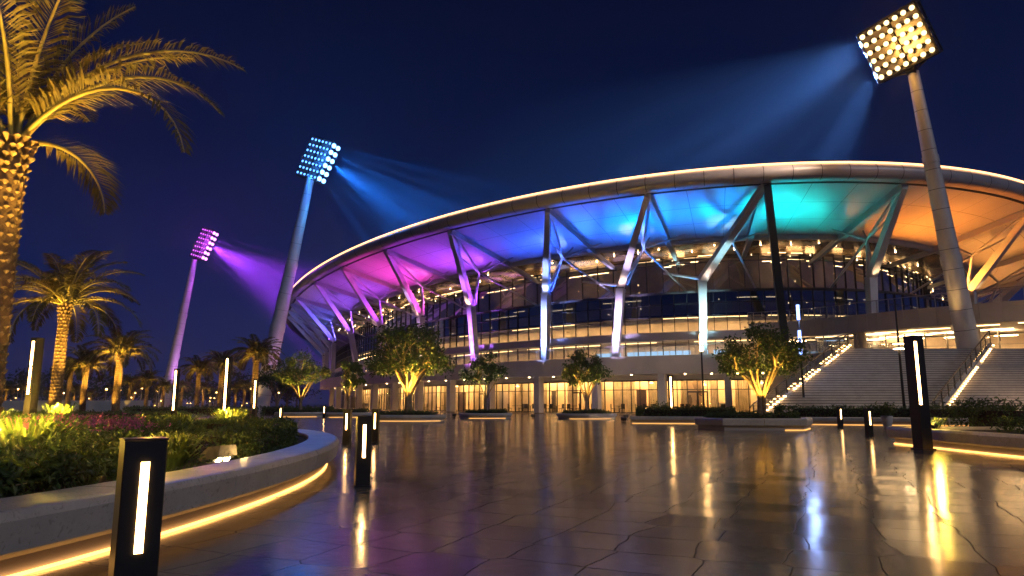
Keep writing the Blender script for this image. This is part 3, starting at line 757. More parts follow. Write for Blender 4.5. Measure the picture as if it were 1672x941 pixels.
# ------------------------------------------------------------------ floodlight masts
def mast(name, label, base, top, r0, r1, center, n, lean, w, h, rows, cols, lens, thick=1.0, side_lamps=None, rl=.26, bigrows=None, collars=(.35, .62)):
    base, top, center = V(base), V(top), V(center)
    t = thing(name, label, 'floodlight mast', base)
    mb = MB(); N = 14; path = []; rad = []
    for k in range(N + 1):
        f = k / N; path.append(base + (top - base) * f); rad.append(r0 + (r1 - r0) * f)
    mb.tube(path, rad, 28)
    for k in range(1, N, 1):
        p = path[k]; ax = (top - base).normalized(); mb.tube([p - ax * .02, p + ax * .02], rad[k] * 1.006, 28, 1)
    po = mb.build('mast_pole', [M['mast'], M['joint']], t, world=True)
    for f in collars:
        p = base + (top - base) * f; r = r0 + (r1 - r0) * f; ax = (top - base).normalized()
        mb = MB(); mb.tube([p - ax * r * .5, p + ax * r * .5], r * 1.08, 28); mb.build('collar', M['mast'], po, world=True)
    # head
    n = V(n).normalized(); e1 = V((0, 0, 1)).cross(n).normalized(); e2 = n.cross(e1).normalized()   # e1 right (seen from the front), e2 up
    view = (V((0, 0, EYE)) - center).normalized(); best = None
    for k in range(-70, 71):       # roll about the line of sight until the head leans as in the photograph
        q = Quaternion(view, R(k)); f2 = q @ e2; a, b_ = proj(center - f2 * 2), proj(center + f2 * 2)
        er = abs((b_[0] - a[0]) / (a[1] - b_[1]) - lean)
        if b_[1] < a[1] and (best is None or er < best[0]): best = (er, q)
    q = best[1]; n = q @ n; e1 = q @ e1; e2 = q @ e2
    def L(a, b_, c_): return center + e1 * a + e2 * b_ + n * c_
    mb = MB()
    fr = .12
    for a in (-w / 2, w / 2):
        for c_ in (0, -thick): mb.bar(L(a, -h / 2, c_), L(a, h / 2, c_), fr, fr, n)
    for b_ in (-h / 2, h / 2):
        for c_ in (0, -thick): mb.bar(L(-w / 2, b_, c_), L(w / 2, b_, c_), fr, fr, n)
    for a in (-w / 2, w / 2):
        for b_ in (-h / 2, 0, h / 2): mb.bar(L(a, b_, 0), L(a, b_, -thick), fr * .8, fr * .8)
    for k in range(rows):
        b_ = -h / 2 + h * (k + .5) / rows; mb.bar(L(-w / 2, b_, -.30), L(w / 2, b_, -.30), .10, .16, n)
        for a in (-w / 2, w / 2): mb.bar(L(a, b_ - h / rows / 2, -thick), L(a, b_ + h / rows / 2, -.05), .06, .06, n)
        mb.bar(L(-w / 2, b_, -thick), L(w / 2, b_, -thick), .08, .12, n)
    mb.bar(L(0, -h / 2, -.2), L(0, h / 2, -.2), .22, .2, n)
    mb.bar(top, L(0, -h / 2, -thick / 2), r1 * 1.6, r1 * 1.6); mb.bar(L(0, -h / 2, -thick / 2), L(0, h / 2, -thick / 2), .3, .3, n)
    for a in (-w * .3, w * .3): mb.bar(top, L(a, -h / 2, -thick / 2), .12, .12)
    hd = mb.build('lamp_frame', M['dark'], t, world=True)
    mb = MB(); mb.loft([[L(-w / 2, -h / 2, -.42), L(w / 2, -h / 2, -.42), L(w / 2, h / 2, -.42), L(-w / 2, h / 2, -.42)], [L(-w / 2, -h / 2, -.36), L(w / 2, -h / 2, -.36), L(w / 2, h / 2, -.36), L(-w / 2, h / 2, -.36)]], True, True)
    mb.build('backing_panel', M['alu'], hd, world=True)
    for j in range(rows):
        for k in range(cols):
            a = -w / 2 + w * (k + .5) / cols; b_ = -h / 2 + h * (j + .5) / rows
            mb = MB(); r = rl
            mb.tube([L(a, b_, -.28), L(a, b_, -.04)], [r * .55, r * 1.08], 12, 0)
            mb.tube([L(a, b_, -.035), L(a, b_, .03)], [r, r * .92], 12, 1)
            mb.build('lamp', [M['dark'], lens], hd, world=True)
    if side_lamps:
        sr, scn_, r, lensb = side_lamps       # lamps on the side facing +e1
        for j in range(sr):
            for k in range(scn_):
                b_ = -h / 2 + h * (j + .5) / sr; c_ = -thick * (k + .5) / scn_
                mb = MB(); mb.tube([L(w / 2 + .05, b_, c_), L(w / 2 + .22, b_, c_)], [r, r], 10, 0)
                mb.build('lamp', lensb, hd, world=True)
    return t, L, n, e1, e2

def beams(L, n0, w, h, color, power, dirs, size=R(9)):
    for k, (a, b_, d, pw) in enumerate(dirs):
        light('beam_lamp', 'SPOT', L(a * w / 2, b_ * h / 2, .3), power * pw, color, direction=d, spot_size=size, spot_blend=.9, shadow_soft_size=.35)

# right mast
RY = 55.4
rb = at(1583, 575, RY); rb.z = ZL
rt = at(1491, 118, 53.2)
RC = at(1463, 71, 52.4); dv = (V((0, 0, EYE)) - RC).normalized()
nn = Quaternion(V((0, 0, 1)), R(-20)) @ dv; nn = (nn + V((0, 0, .12))).normalized()
px = 52.4 / FPX * 1.07
rightmast = mast('floodlight_mast', 'tall grey raking floodlight mast with a warm white lamp panel', rb, rt, .84, .42, RC, nn, -.47, 97 * px, 90 * px, 6, 7, M['flood'], 1.0, None, .21, collars=(.32, .68))
def pixdir(u, v, u2, v2, Y, dy=0): return (at(u2, v2, Y + dy) - at(u, v, Y)).normalized()
rr = random.Random(3)
_, L_, n_, e1_, e2_ = rightmast
def fan(src, u0, v0, u1, v1, Y, a0, a1, n, dy, power, color, reach, size, seed):
    rr = random.Random(seed)
    for k in range(n):
        f = (k + .5) / n; u, v = u0 + (u1 - u0) * f, v0 + (v1 - v0) * f; ang = R(a0 + (a1 - a0) * f + rr.uniform(-2, 2))
        d = (at(u + reach * cos(ang), v + abs(reach) * abs(sin(ang)), Y + dy * rr.uniform(.7, 1.3)) - at(u, v, Y)).normalized()
        light('beam_lamp', 'SPOT', src(f), power * rr.choice((.35, .7, 1.0, 1.5)) * (1.15 - .5 * f), color, direction=d, spot_size=R(size * rr.uniform(.7, 1.4)), spot_blend=1.0, shadow_soft_size=.3)
wR, hR = 97 * px, 90 * px
fan(lambda f: L_(-.5 * wR, (.46 - .92 * f) * hR, .25), 1402, 52, 1440, 130, 52.4, 193, 250, 16, 24, 4200000, (.13, .36, 1), 330, 6.5, 5)
fan(lambda f: L_(-.45 * wR, (.4 - .8 * f) * hR, .25), 1404, 58, 1438, 124, 52.4, 202, 244, 4, 24, 1000000, (.11, .33, 1), 330, 30, 6)
light('head_glow', 'POINT', L_(0, 0, 1.7), 1300, (1, .48, .10), shadow_soft_size=1.2)
light('mast_uplight', 'SPOT', rb + V((-1.9, -1.2, .4)), 1500, WARM, target=rb + (rt - rb) * .5, spot_size=R(40), spot_blend=.8, shadow_soft_size=.1)
light('mast_downlight', 'SPOT', L_(0, -.3 * 90 * px, .9), 3500, (1, .66, .3), target=rb, spot_size=R(11), spot_blend=.9, shadow_soft_size=.3)

# blue mast
BY = 112.0
bb = at(424, 668, BY); bb.z = 0; btp = at(507, 291, BY - 4)
BC = at(512, 258, BY - 4); dv = (V((0, 0, EYE)) - BC).normalized()
nn = Quaternion(V((0, 0, 1)), R(-55)) @ dv
pb = (BY - 4) / FPX * 1.05
bluemast = mast('floodlight_mast', 'tall raking floodlight mast with a blue lit lamp head', bb, btp, 1.35, .62, BC, nn, .44, 42 * pb / cos(R(55)) * .72, 70 * pb, 7, 6, M['flood_b'], 1.9, (6, 2, .38, emit('flood_bluewhite', (.22, .50, 1), 5)), .19)
_, L_, n_, e1_, e2_ = bluemast
bw_ = 42 * pb / cos(R(55)) * .72
fan(lambda f: L_(bw_ / 2 + .8, (.45 - .9 * f) * 70 * pb, -.9), 546, 224, 516, 290, BY - 4, 14, 56, 9, 20, 8500000, (.015, .20, 1), 200, 8, 8)
fan(lambda f: L_(bw_ / 2 + .8, 0, -.9), 535, 250, 535, 250, BY - 4, 34, 34, 1, 16, 8000000, (.015, .20, 1), 200, 48, 9)
light('head_glow', 'POINT', L_(bw_ / 2 + 1.5, 0, .9), 12000, (.02, .22, 1), shadow_soft_size=1.5)
light('mast_wash', 'SPOT', bb + V((9, -3, .4)), 5000, (.9, .35, .8), target=bb + (btp - bb) * .3, spot_size=R(50), spot_blend=.9, shadow_soft_size=.2)
light('mast_wash', 'SPOT', bb + V((-3, -4, .4)), 1300, WARM, target=bb + (btp - bb) * .15, spot_size=R(50), spot_blend=.9, shadow_soft_size=.2)
light('mast_wash', 'SPOT', L_(bw_ / 2 + .3, -60 * pb / 2, -.4), 9000, (.05, .5, 1), target=bb + (btp - bb) * .55, spot_size=R(28), spot_blend=.9, shadow_soft_size=.2)

# purple mast
PY = 172.0
pbs = at(268, 660, PY); pbs.z = 0; ptp = at(318, 424, PY - 6)
PC = at(329, 397, PY - 6); dv = (V((0, 0, EYE)) - PC).normalized()
nn = Quaternion(V((0, 0, 1)), R(-52)) @ dv
pp = (PY - 6) / FPX * 1.03
pw_ = 26 * pp / cos(R(52)) * .62
purplemast = mast('floodlight_mast', 'distant raking floodlight mast with a purple lit lamp head', pbs, ptp, 1.3, .62, PC, nn, .46, pw_, 52 * pp, 7, 5, M['flood_p'], 1.8, (6, 2, .38, emit('flood_pinkwhite', (1, .30, 1), 3.6)), .15)
_, L_, n_, e1_, e2_ = purplemast
fan(lambda f: L_(pw_ / 2 + .8, (.45 - .9 * f) * 52 * pp, -.9), 349, 371, 328, 421, PY - 6, 14, 48, 7, 26, 8000000, (.36, .04, 1), 130, 9, 10)
fan(lambda f: L_(pw_ / 2 + .8, 0, -.9), 340, 392, 340, 392, PY - 6, 30, 30, 1, 20, 11000000, (.36, .04, 1), 130, 40, 11)
light('head_glow', 'POINT', L_(pw_ / 2 + 1.5, 0, .9), 12000, (.50, .04, 1), shadow_soft_size=1.5)
light('mast_wash', 'SPOT', pbs + V((12, -4, .4)), 14000, (.75, .25, 1), target=pbs + (ptp - pbs) * .4, spot_size=R(60), spot_blend=.9, shadow_soft_size=.2)
light('mast_wash', 'SPOT', L_(pw_ / 2 + .3, -52 * pp / 2, -.4), 16000, (.65, .1, 1), target=pbs + (ptp - pbs) * .5, spot_size=R(26), spot_blend=.9, shadow_soft_size=.2)

# ------------------------------------------------------------------ haze
b = MB(); b.box((0, 430, 30), (1700, 980, 62))
hz = b.build('haze', bpy.data.materials.new('haze')); tag(hz, kind='stuff')
hm = hz.data.materials[0]; hm.use_nodes = True; hn = hm.node_tree.nodes; hn.remove(hn['Principled BSDF'])
pv = hn.new('ShaderNodeVolumePrincipled'); pv.inputs['Color'].default_value = (.9, .93, 1, 1); pv.inputs['Density'].default_value = HAZE; pv.inputs['Anisotropy'].default_value = 0.3
hm.node_tree.links.new(pv.outputs[0], hn['Material Output'].inputs['Volume'])
hz['label'] = 'thin night haze over the plaza and stadium'
# ------------------------------------------------------------------ planters
def planter(name, label, pts, h, bedz, inner=.55, over=.22, led=True, group=None, closed=True, base=None, seg=1.3, plinth=.16, lit=None, ledm='led'):
    """pts: outer top outline, counter-clockwise; chamfered seat wall over a recessed plinth with a light line at its foot"""
    c = base or sum((V((p[0], p[1], 0)) for p in pts), V((0, 0, 0))) / len(pts)
    t = thing(name, label, 'planter', (c[0], c[1], 0), 0, group)
    P = [V((p[0], p[1], 0)) for p in pts]; n = len(P)
    nr = []
    for i in range(n):
        a = (P[i] - P[i - 1]).normalized(); b_ = (P[(i + 1) % n] - P[i]).normalized()
        na = V((-a.y, a.x, 0)); nb = V((-b_.y, b_.x, 0)); m = (na + nb).normalized(); nr.append(m / max(.5, m.dot(na)))
    def O(i, d, z): p = P[i % n] + nr[i % n] * d; return V((p.x, p.y, z))
    # stone ring cut into lengths by narrow joints
    prof = [(over * .45, plinth + .01), (over * .12, plinth + .06), (.0, h - .07), (.03, h - .012), (.06, h), (inner - .02, h), (inner, h - .02), (inner, bedz - .1)]
    mb = MB()
    run = 0; start = 0
    def flush(i0, i1):
        rings = []
        for i in range(i0, i1 + 1):
            r = [O(i, d, z) for d, z in prof]
            if i == i0 or i == i1:
                j = i + 1 if i == i0 else i - 1
                dv = (P[j % n] - P[i % n]); dv = dv.normalized() * .011
                r = [p + dv for p in r]
            rings.append(r)
        mb.loft(rings, False, False, 0, False)
        mb.face(rings[0], 0); mb.face(rings[-1][::-1], 0)
    for i in range(n):
        run += (P[(i + 1) % n] - P[i]).length
        if run >= seg or i == n - 1: flush(start, i + 1); start = i + 1; run = 0
    mb.build('stone_seat', M['stone'], t, world=True)
    mb = MB()
    mb.loft([[O(i, over, 0) for i in range(n)], [O(i, over, h - .03) for i in range(n)]], True, False)
    mb.loft([[O(i, over * .5, plinth + .02) for i in range(n)], [O(i, over + .05, plinth + .02) for i in range(n)]], True, False)
    mb.build('plinth', M['concrete'], t, world=True)
    mb = MB(); mb.face([O(i, inner - .01, bedz) for i in range(n)]); mb.build('soil_bed', M['soil'], t, world=True)
    if led:
        mb = MB()
        idx = range(n) if lit is None else [i for i in range(n) if lit(P[i])]
        for i in idx:
            a, b_ = i, i + 1
            mb.loft([[O(a, over - .030, .004), O(a, over - .030, .026), O(a, over - .008, .026), O(a, over - .005, .004)], [O(b_, over - .030, .004), O(b_, over - .030, .026), O(b_, over - .008, .026), O(b_, over - .005, .004)]], True, True)
        mb.build('led_strip', M[ledm], t, world=True)
    return t
PC_, PA, PB = (-9.85, 9.2), 7.0, 12.6
el_pts = [(PC_[0] + PA * cos(2 * pi * i / 150), PC_[1] + PB * sin(2 * pi * i / 150)) for i in range(150)]
planter('curved_planter', 'big curved pale stone seat planter with a glowing line at its foot', el_pts, .5, .42, .62, .24, seg=1.25)
def poly_sub(pts, step=.8):
    out = []
    for i in range(len(pts)):
        a, b_ = V((*pts[i], 0)), V((*pts[(i + 1) % len(pts)], 0)); k = max(1, int((b_ - a).length / step))
        for j in range(k): q = a + (b_ - a) * (j / k); out.append((q.x, q.y))
    return out
planter('wall_planter', 'long pale planter wall beside the big light column at the right edge', poly_sub([(11.15, 7), (22, 7), (22, 21.3), (11.15, 21.3)]), .5, .42, .35, .16, seg=2.4, lit=lambda p: p.x < 11.3)
planter('tree_planter', 'low angular stone planter holding the broad tree before the stairs', poly_sub([(9.3, 31.5), (12.9, 31.2), (14.1, 33.4), (13.2, 35.8), (9.9, 36.0), (8.6, 33.6)]), .52, .44, .3, .14, seg=1.6, lit=lambda p: p.x > 11.4, ledm='led_dim')
planter('hedge_planter', 'long low hedge planter at the foot of the grand staircase', poly_sub([(14.2, 40.0), (27, 36.0), (28, 38.3), (14.6, 42.0)], 1.2), .42, .36, .3, .12, seg=2.4, lit=lambda p: p.y < 40.2 and p.y < 41 - .31 * (p.x - 13), ledm='led_dim')
planter('hedge_planter', 'low stone planter with clipped hedge left of the broad tree', poly_sub([(6.9, 41.6), (13.4, 40.3), (13.8, 42.6), (7.2, 43.8)], 1.2), .42, .36, .3, .12, seg=2.4, lit=lambda p: p.y < 41.8, ledm='led_dim')
def ellp(cx, cy, a, b_, n=28): return [(cx + a * cos(2 * pi * i / n), cy + b_ * sin(2 * pi * i / n)) for i in range(n)]
TREES = [  # name-suffix label, x, y, base z, height, crown width, n clumps, planter (a,b)
    ('large spreading tree with many uplit golden stems left of the glass doors', at(666, 680, 48).x, 48, 6.3, 6.7, 'big', (2.6, 1.5)),
    ('round dark tree uplit from below beside the blue floodlight mast', at(490, 680, 62).x, 62, 5.3, 5.3, 'mid', (2.2, 1.4)),
    ('slim small tree with one bright uplit trunk, before the pale piers', at(568, 680, 60).x, 60, 4.7, 3.0, 'small', (2.2, 1.4)),
    ('small tree with a white-gold lit crown between two doorways', at(793, 680, 56).x, 56, 5.0, 4.0, 'small', (2.1, 1.3)),
    ('compact rounded tree in front of the middle lobby windows', at(958, 680, 54).x, 54, 5.0, 4.1, 'mid', (2.3, 1.3)),
]
pl = ['low oval stone planter under the large spreading tree', 'low oval stone planter under the dark tree by the blue mast', 'low oval stone planter under the slim small tree', 'low oval stone planter under the white-gold lit tree', 'low oval stone planter under the compact tree at the lobby']
for (lb, x, y, hh, ww, kd, (a, b_)), pb_ in zip(TREES, pl):
    planter('round_planter', pb_, ellp(x, y, a, b_), .4, .34, .28, .12, seg=1.3, led=True, group='low planters along the stadium front', lit=lambda p, y=y: p.y < y - .9, ledm='led_dim')

# ------------------------------------------------------------------ broadleaf trees
def leaf_quad(mb, p, size, rr, mi=0, up=.2):
    d = V((rr.gauss(0, 1), rr.gauss(0, 1), rr.gauss(0, 1) - .25)).normalized()
    s_ = d.cross(V((rr.gauss(0, 1), rr.gauss(0, 1), rr.gauss(0, 1)))).normalized()
    L = size * rr.uniform(.7, 1.3); w = L * .42; nn = d.cross(s_) * (L * .10)
    mb.face([p, p + d * L * .5 + s_ * w * .5 + nn, p + d * L, p + d * L * .5 - s_ * w * .5 + nn], mi)
def crown_tree(name, label, loc, height, width, trunk_h, r0, nlimb, nclump, nleaf, lsize, seed, flat=.62, stems=1, group=None):
    rr = random.Random(seed)
    t = thing(name, label, 'tree', loc, 0, group)
    cz = trunk_h + (height - trunk_h) * .56; rz_ = (height - trunk_h) * .50; rx = width / 2
    mb = MB(); tips = []
    cl = []
    for k in range(nclump):
        for _ in range(60):
            v = V((rr.gauss(0, 1), rr.gauss(0, 1), rr.gauss(0, 1))).normalized() * (rr.uniform(.35, 1) ** .6)
            if v.z < -.55: continue
            p = V((v.x * rx * .86, v.y * rx * .86, cz + v.z * rz_ * (.9 if v.z > 0 else .75)))
            if all((p - q).length > rx * .24 for q in cl): break
        cl.append(p)
    forks = []
    for k in range(nlimb):
        a = 2 * pi * k / nlimb + rr.uniform(-.3, .3)
        fk = V((cos(a) * rx * rr.uniform(.25, .5), sin(a) * rx * rr.uniform(.25, .5), cz - rz_ * rr.uniform(.2, .5)))
        forks.append(fk)
    tr = MB()
    for s_ in range(stems):
        a = 2 * pi * s_ / max(1, stems) + .4; off = V((cos(a), sin(a), 0)) * (r0 * .55 if stems > 1 else 0)
        pts = [off * 1.7 + V((0, 0, -.05)), off * 1.25 + V((0, 0, trunk_h * .35)), off + V((rr.uniform(-.04, .04), rr.uniform(-.04, .04), trunk_h * .75)), off * 1.2 + V((0, 0, trunk_h * 1.02))]
        rs = r0 * (1 if stems == 1 else .62)
        tr.tube(pts, [rs * 1.35, rs * 1.0, rs * .85, rs * .8], 10)
    tko = tr.build('trunk', M['bark'], t)
    lb = MB()
    for k, fk in enumerate(forks):
        a = V((fk.x, fk.y, 0)).normalized() * r0 * .5
        st = V((a.x, a.y, trunk_h * rr.uniform(.72, .98)))
        mid = st + (fk - st) * .5 + V((rr.uniform(-.12, .12), rr.uniform(-.12, .12), .10)) * rx * .4
        lb.tube([st, st + (mid - st) * .5 + V((0, 0, .05)), mid, fk], [r0 * .5, r0 * .44, r0 * .37, r0 * .28], 7)
    for c in cl:
        fk = min(forks, key=lambda f: (f - c).length + rr.uniform(0, .3 * rx))
        mid = fk + (c - fk) * .5 + V((rr.uniform(-.1, .1), rr.uniform(-.1, .1), rr.uniform(.0, .15))) * rx * .5
        lb.tube([fk, mid, c], [r0 * .26, r0 * .16, r0 * .06], 6)
        for _ in range(3):
            q = c + V((rr.gauss(0, 1), rr.gauss(0, 1), rr.gauss(0, .7))) * rx * .16
            lb.tube([mid + (c - mid) * rr.uniform(.2, .8), q], [r0 * .09, r0 * .03], 4)
    lb.build('limbs', M['bark'], tko)
    lf = MB()
    for c in cl:
        cr = rx * rr.uniform(.15, .30)
        for _ in range(int(nleaf / nclump * rr.uniform(.6, 1.4))):
            v = V((rr.gauss(0, 1), rr.gauss(0, 1), rr.gauss(0, .75)));  v = v.normalized() * cr * rr.random() ** .45
            leaf_quad(lf, c + v, lsize, rr, 0 if rr.random() < .6 else 1)
    lf.build('crown', [M['leaf'], M['leaf2']], t)
    return t
def uplights(x, y, z, r, n, e, col, h, size=60, lens=True, sd=0, tgt=0.0):
    for k in range(n):
        a = 2 * pi * k / n - pi / 2 + sd
        light('tree_uplight', 'SPOT', (x + r * cos(a), y + r * sin(a), z + .42), e, col, target=(x + r * cos(a) * tgt, y + r * sin(a) * tgt, z + h), spot_size=R(size), spot_blend=.8, shadow_soft_size=.06)
big = crown_tree('broadleaf_tree', 'broad uplit tree in the angular planter before the grand staircase', (11.75, 33.4, .42), 4.35, 4.3, 1.15, .17, 9, 36, 5600, .19, 11, stems=2)
uplights(11.75, 33.4, .46, .62, 3, 1500, YEL, 2.0, 95, tgt=1.3)
for i, (lb, x, y, hh, ww, kd, _) in enumerate(TREES):
    crown_tree('broadleaf_tree', lb, (x, y, .32), hh - .3, ww, {'big': 1.7, 'mid': 1.3, 'small': 1.4}[kd], {'big': .22, 'mid': .15, 'small': .12}[kd], {'big': 10, 'mid': 7, 'small': 5}[kd], {'big': 40, 'mid': 24, 'small': 16}[kd], {'big': 6200, 'mid': 3000, 'small': 1900}[kd], {'big': .27, 'mid': .25, 'small': .25}[kd], 20 + i, stems={'big': 3, 'mid': 1, 'small': 1}[kd])
    uplights(x, y, .36, .8, 3, {'big': 5200, 'mid': 2300, 'small': 1900}[kd], (1, .68, .22) if i == 3 else YEL, 2.2, 80, tgt=1.3)
crown_tree('broadleaf_tree', 'dim dark tree half hidden behind the blue mast foot', (at(452, 660, 74).x, 74, 0), 5.2, 5.0, 1.4, .15, 6, 26, 3000, .28, 77)

# ------------------------------------------------------------------ date palms
def frond_mesh(mb, base, az, e0, e1, L, nl, ll, rr, mi_r=0, mi_l=1, lw=.035, roll=0.0, sag=1.0, r0=.035):
    N = 14; p = V(base); pts = [p.copy()]; dirs = []
    for k in range(N):
        f = (k + .5) / N; el = e0 + (e1 - e0) * f ** 1.25 * sag
        d = V((cos(az) * cos(el), sin(az) * cos(el), sin(el))); dirs.append(d); p = p + d * (L / N); pts.append(p.copy())
    mb.tube(pts, [r0 * (1 - .85 * k / N) + .004 for k in range(N + 1)], 5, mi_r)
    side0 = V((-sin(az), cos(az), 0))
    for k in range(nl):
        f = .10 + .90 * (k + rr.random() * .6) / nl; x = f * N; i = min(N - 1, int(x)); q = pts[i] + (pts[i + 1] - pts[i]) * (x - i); d = dirs[i]
        upv = side0.cross(d).normalized()
        if upv.z < 0: upv = -upv
        ln = ll * (math.sin(pi * min(1, .18 + f * .80)) ** .7) * rr.uniform(.85, 1.12)
        for s_ in (-1, 1):
            v = (side0 * s_ * rr.uniform(.75, .95) + d * rr.uniform(.55, .85) + upv * rr.uniform(.05, .40)).normalized()
            m_ = q + v * ln * .5; tip = q + v * ln + V((0, 0, -ln * rr.uniform(.12, .38)))
            w = v.cross(upv).normalized() * lw
            mb.face([q - w * .5, m_ - w + V((0, 0, .006)), tip, m_ + w], mi_l)
def palm_trunk(h, r0, r1, boots_top, rr, rows, per, sc=1.0):
    tr = MB(); N = 10
    tr.tube([(0, 0, h * k / N - .05 * (k == 0)) for k in range(N + 1)], [r0 * 1.12 if k == 0 else r0 + (r1 - r0) * k / N for k in range(N + 1)], 18, 0)
    for j in range(rows):
        z = h * (j + .5) / rows; f = j / rows; r = r0 + (r1 - r0) * f; r += r0 * .26 * max(0, (f - boots_top) / (1 - boots_top))
        big = max(0, (f - boots_top) / (1 - boots_top)) if f > boots_top else 0
        for k in range(per):
            a = 2 * pi * (k + .5 * (j % 2)) / per + rr.uniform(-.13, .13); z = h * (j + .5 + rr.uniform(-.16, .16)) / rows
            w = pi * r / per * (.78 + .25 * big) * rr.uniform(.85, 1.05); hh = h / rows * (.56 + .5 * big) * rr.uniform(.6, 1.15); out = r * (.16 + .30 * big) * rr.uniform(.8, 1.2)
            o = V((cos(a), sin(a), 0)); s_ = V((-sin(a), cos(a), 0)); c = o * r * .97 + V((0, 0, z))
            up = V((0, 0, 1))
            b0 = c - up * hh * .6; l = c - s_ * w + up * hh * .1; rt_ = c + s_ * w + up * hh * .1; tp = c + up * hh * .55
            F1 = c + o * out + up * hh * .30; Fl = c - s_ * w * .7 + o * out * .8 + up * hh * .22; Fr = c + s_ * w * .7 + o * out * .8 + up * hh * .22; Ft = c + o * out * .75 + up * hh * .6
            tr.face([b0, rt_, Fr, F1], 1); tr.face([b0, F1, Fl, l], 1); tr.face([Fl, F1, Fr, Ft], 1); tr.face([l, Fl, Ft, tp], 1); tr.face([Fr, rt_, tp, Ft], 1)
    return tr
def palm(name, label, loc, h, r0, r1, fl, nf, seed, nl=46, ll=.55, rows=26, per=11, group=None, fronds_as_parts=True, spec=None, lw=.035):
    rr = random.Random(seed); t = thing(name, label, 'palm tree', loc, 0, group)
    palm_trunk(h, r0, r1, .80, rr, rows, per).build('trunk', [M['palmbark'], M['boot']], t)
    specs = list(spec or [])
    for k in range(nf):
        az = k * 2.39996 + rr.uniform(-.2, .2); f = k / nf
        e0 = R(80) - f * R(70) + rr.uniform(-.1, .1); e1 = e0 - R(75 + 35 * f) + rr.uniform(-.15, .15)
        specs.append((az, e0, e1, fl * rr.uniform(.85, 1.08)))
    one = MB()
    for az, e0, e1, L in specs:
        mb = MB() if fronds_as_parts else one
        b0 = V((cos(az) * r1 * .65, sin(az) * r1 * .65, h - .05 + rr.uniform(-.05, .1)))
        frond_mesh(mb, b0, az, e0, e1, L, nl, ll, rr, lw=lw, r0=.03 + .006 * fl)
        if fronds_as_parts: mb.build('frond', [M['rachis'], M['frond']], t)
    if not fronds_as_parts: one.build('crown', [M['rachis'], M['frond']], t)
    return t
# the near palm at the left edge
PX, PYY = -10.45, 14.0
pz = at(25, 225, 14).z
sp = [(R(6), R(63), R(-30), 5.3), (R(-4), R(52), R(-52), 5.0), (R(-14), R(43), R(-76), 5.0), (R(28), R(66), R(6), 4.2), (R(75), R(28), R(-84), 2.9), (R(60), R(74), R(30), 4.2), (R(-70), R(70), R(10), 4.0), (R(-110), R(62), R(-20), 4.0),
      (R(175), R(52), R(-40), 4.4), (R(160), R(40), R(-60), 4.2), (R(200), R(66), R(-10), 4.3), (R(100), R(60), R(-10), 4.0), (R(130), R(76), R(30), 4.2), (R(215), R(40), R(-65), 4.0), (R(20), R(80), R(40), 4.0), (R(-35), R(78), R(30), 4.0)]
palm('date_palm', 'tall near date palm with a rough uplit trunk at the left edge', (PX, PYY, .40), pz - .4, .33, .27, 4.2, 0, 5, nl=74, ll=.90, rows=34, per=12, spec=sp, lw=.025)
uplights(PX, PYY, .45, .95, 4, 120, (1, .50, .10), 4.2, 42, sd=.5, tgt=.55)
light('tree_uplight', 'SPOT', (PX + 2.2, PYY - 1.2, .9), 7500, YEL, target=(PX + 1.3, PYY, pz + .6), spot_size=R(44), spot_blend=.8, shadow_soft_size=.08)
light('tree_uplight', 'SPOT', (PX - .6, PYY - 1.4, .6), 3500, YEL, target=(PX + .2, PYY, pz + .6), spot_size=R(34), spot_blend=.8, shadow_soft_size=.08)
def up2(x, y, z, h, e):
    light('tree_uplight', 'SPOT', (x - .35, y - 1.0, z + .1), e * .5, YEL, target=(x, y, z + h * .6), spot_size=R(46), spot_blend=.8, shadow_soft_size=.06)
    light('tree_uplight', 'SPOT', (x + 1.7, y - 1.3, z + .1), e * 4.2, YEL, target=(x + .5, y, z + h * 1.02), spot_size=R(40), spot_blend=.8, shadow_soft_size=.06)
    light('tree_uplight', 'SPOT', (x - 1.7, y - 1.3, z + .1), e * 4.2, YEL, target=(x - .5, y, z + h * 1.02), spot_size=R(40), spot_blend=.8, shadow_soft_size=.06)
x2 = at(96, 600, 42).x; z2 = at(103, 508, 42).z
palm('date_palm', 'tall date palm with a golden patterned trunk behind the planter light column', (x2, 42, .1), z2 + .35, .34, .26, 5.0, 29, 8, nl=60, ll=1.0, rows=34, per=11, lw=.042)
up2(x2, 42, .1, z2, 2600)
x3 = at(193, 620, 64).x; z3 = at(197, 582, 64).z
palm('date_palm', 'second tallest date palm right of the big trunk, crown against the dusk', (x3, 64, .1), z3 + .1, .33, .26, 3.6, 36, 9, nl=46, ll=.80, rows=32, per=11, lw=.045)
up2(x3, 64, .1, z3, 2400)
x4 = at(138, 630, 72).x; z4 = at(140, 603, 72).z
palm('date_palm', 'mid height date palm between the two taller patterned trunks', (x4, 72, .1), z4 + .1, .30, .24, 3.3, 34, 10, nl=44, ll=.76, rows=30, per=11, lw=.045)
up2(x4, 72, .1, z4, 1800)
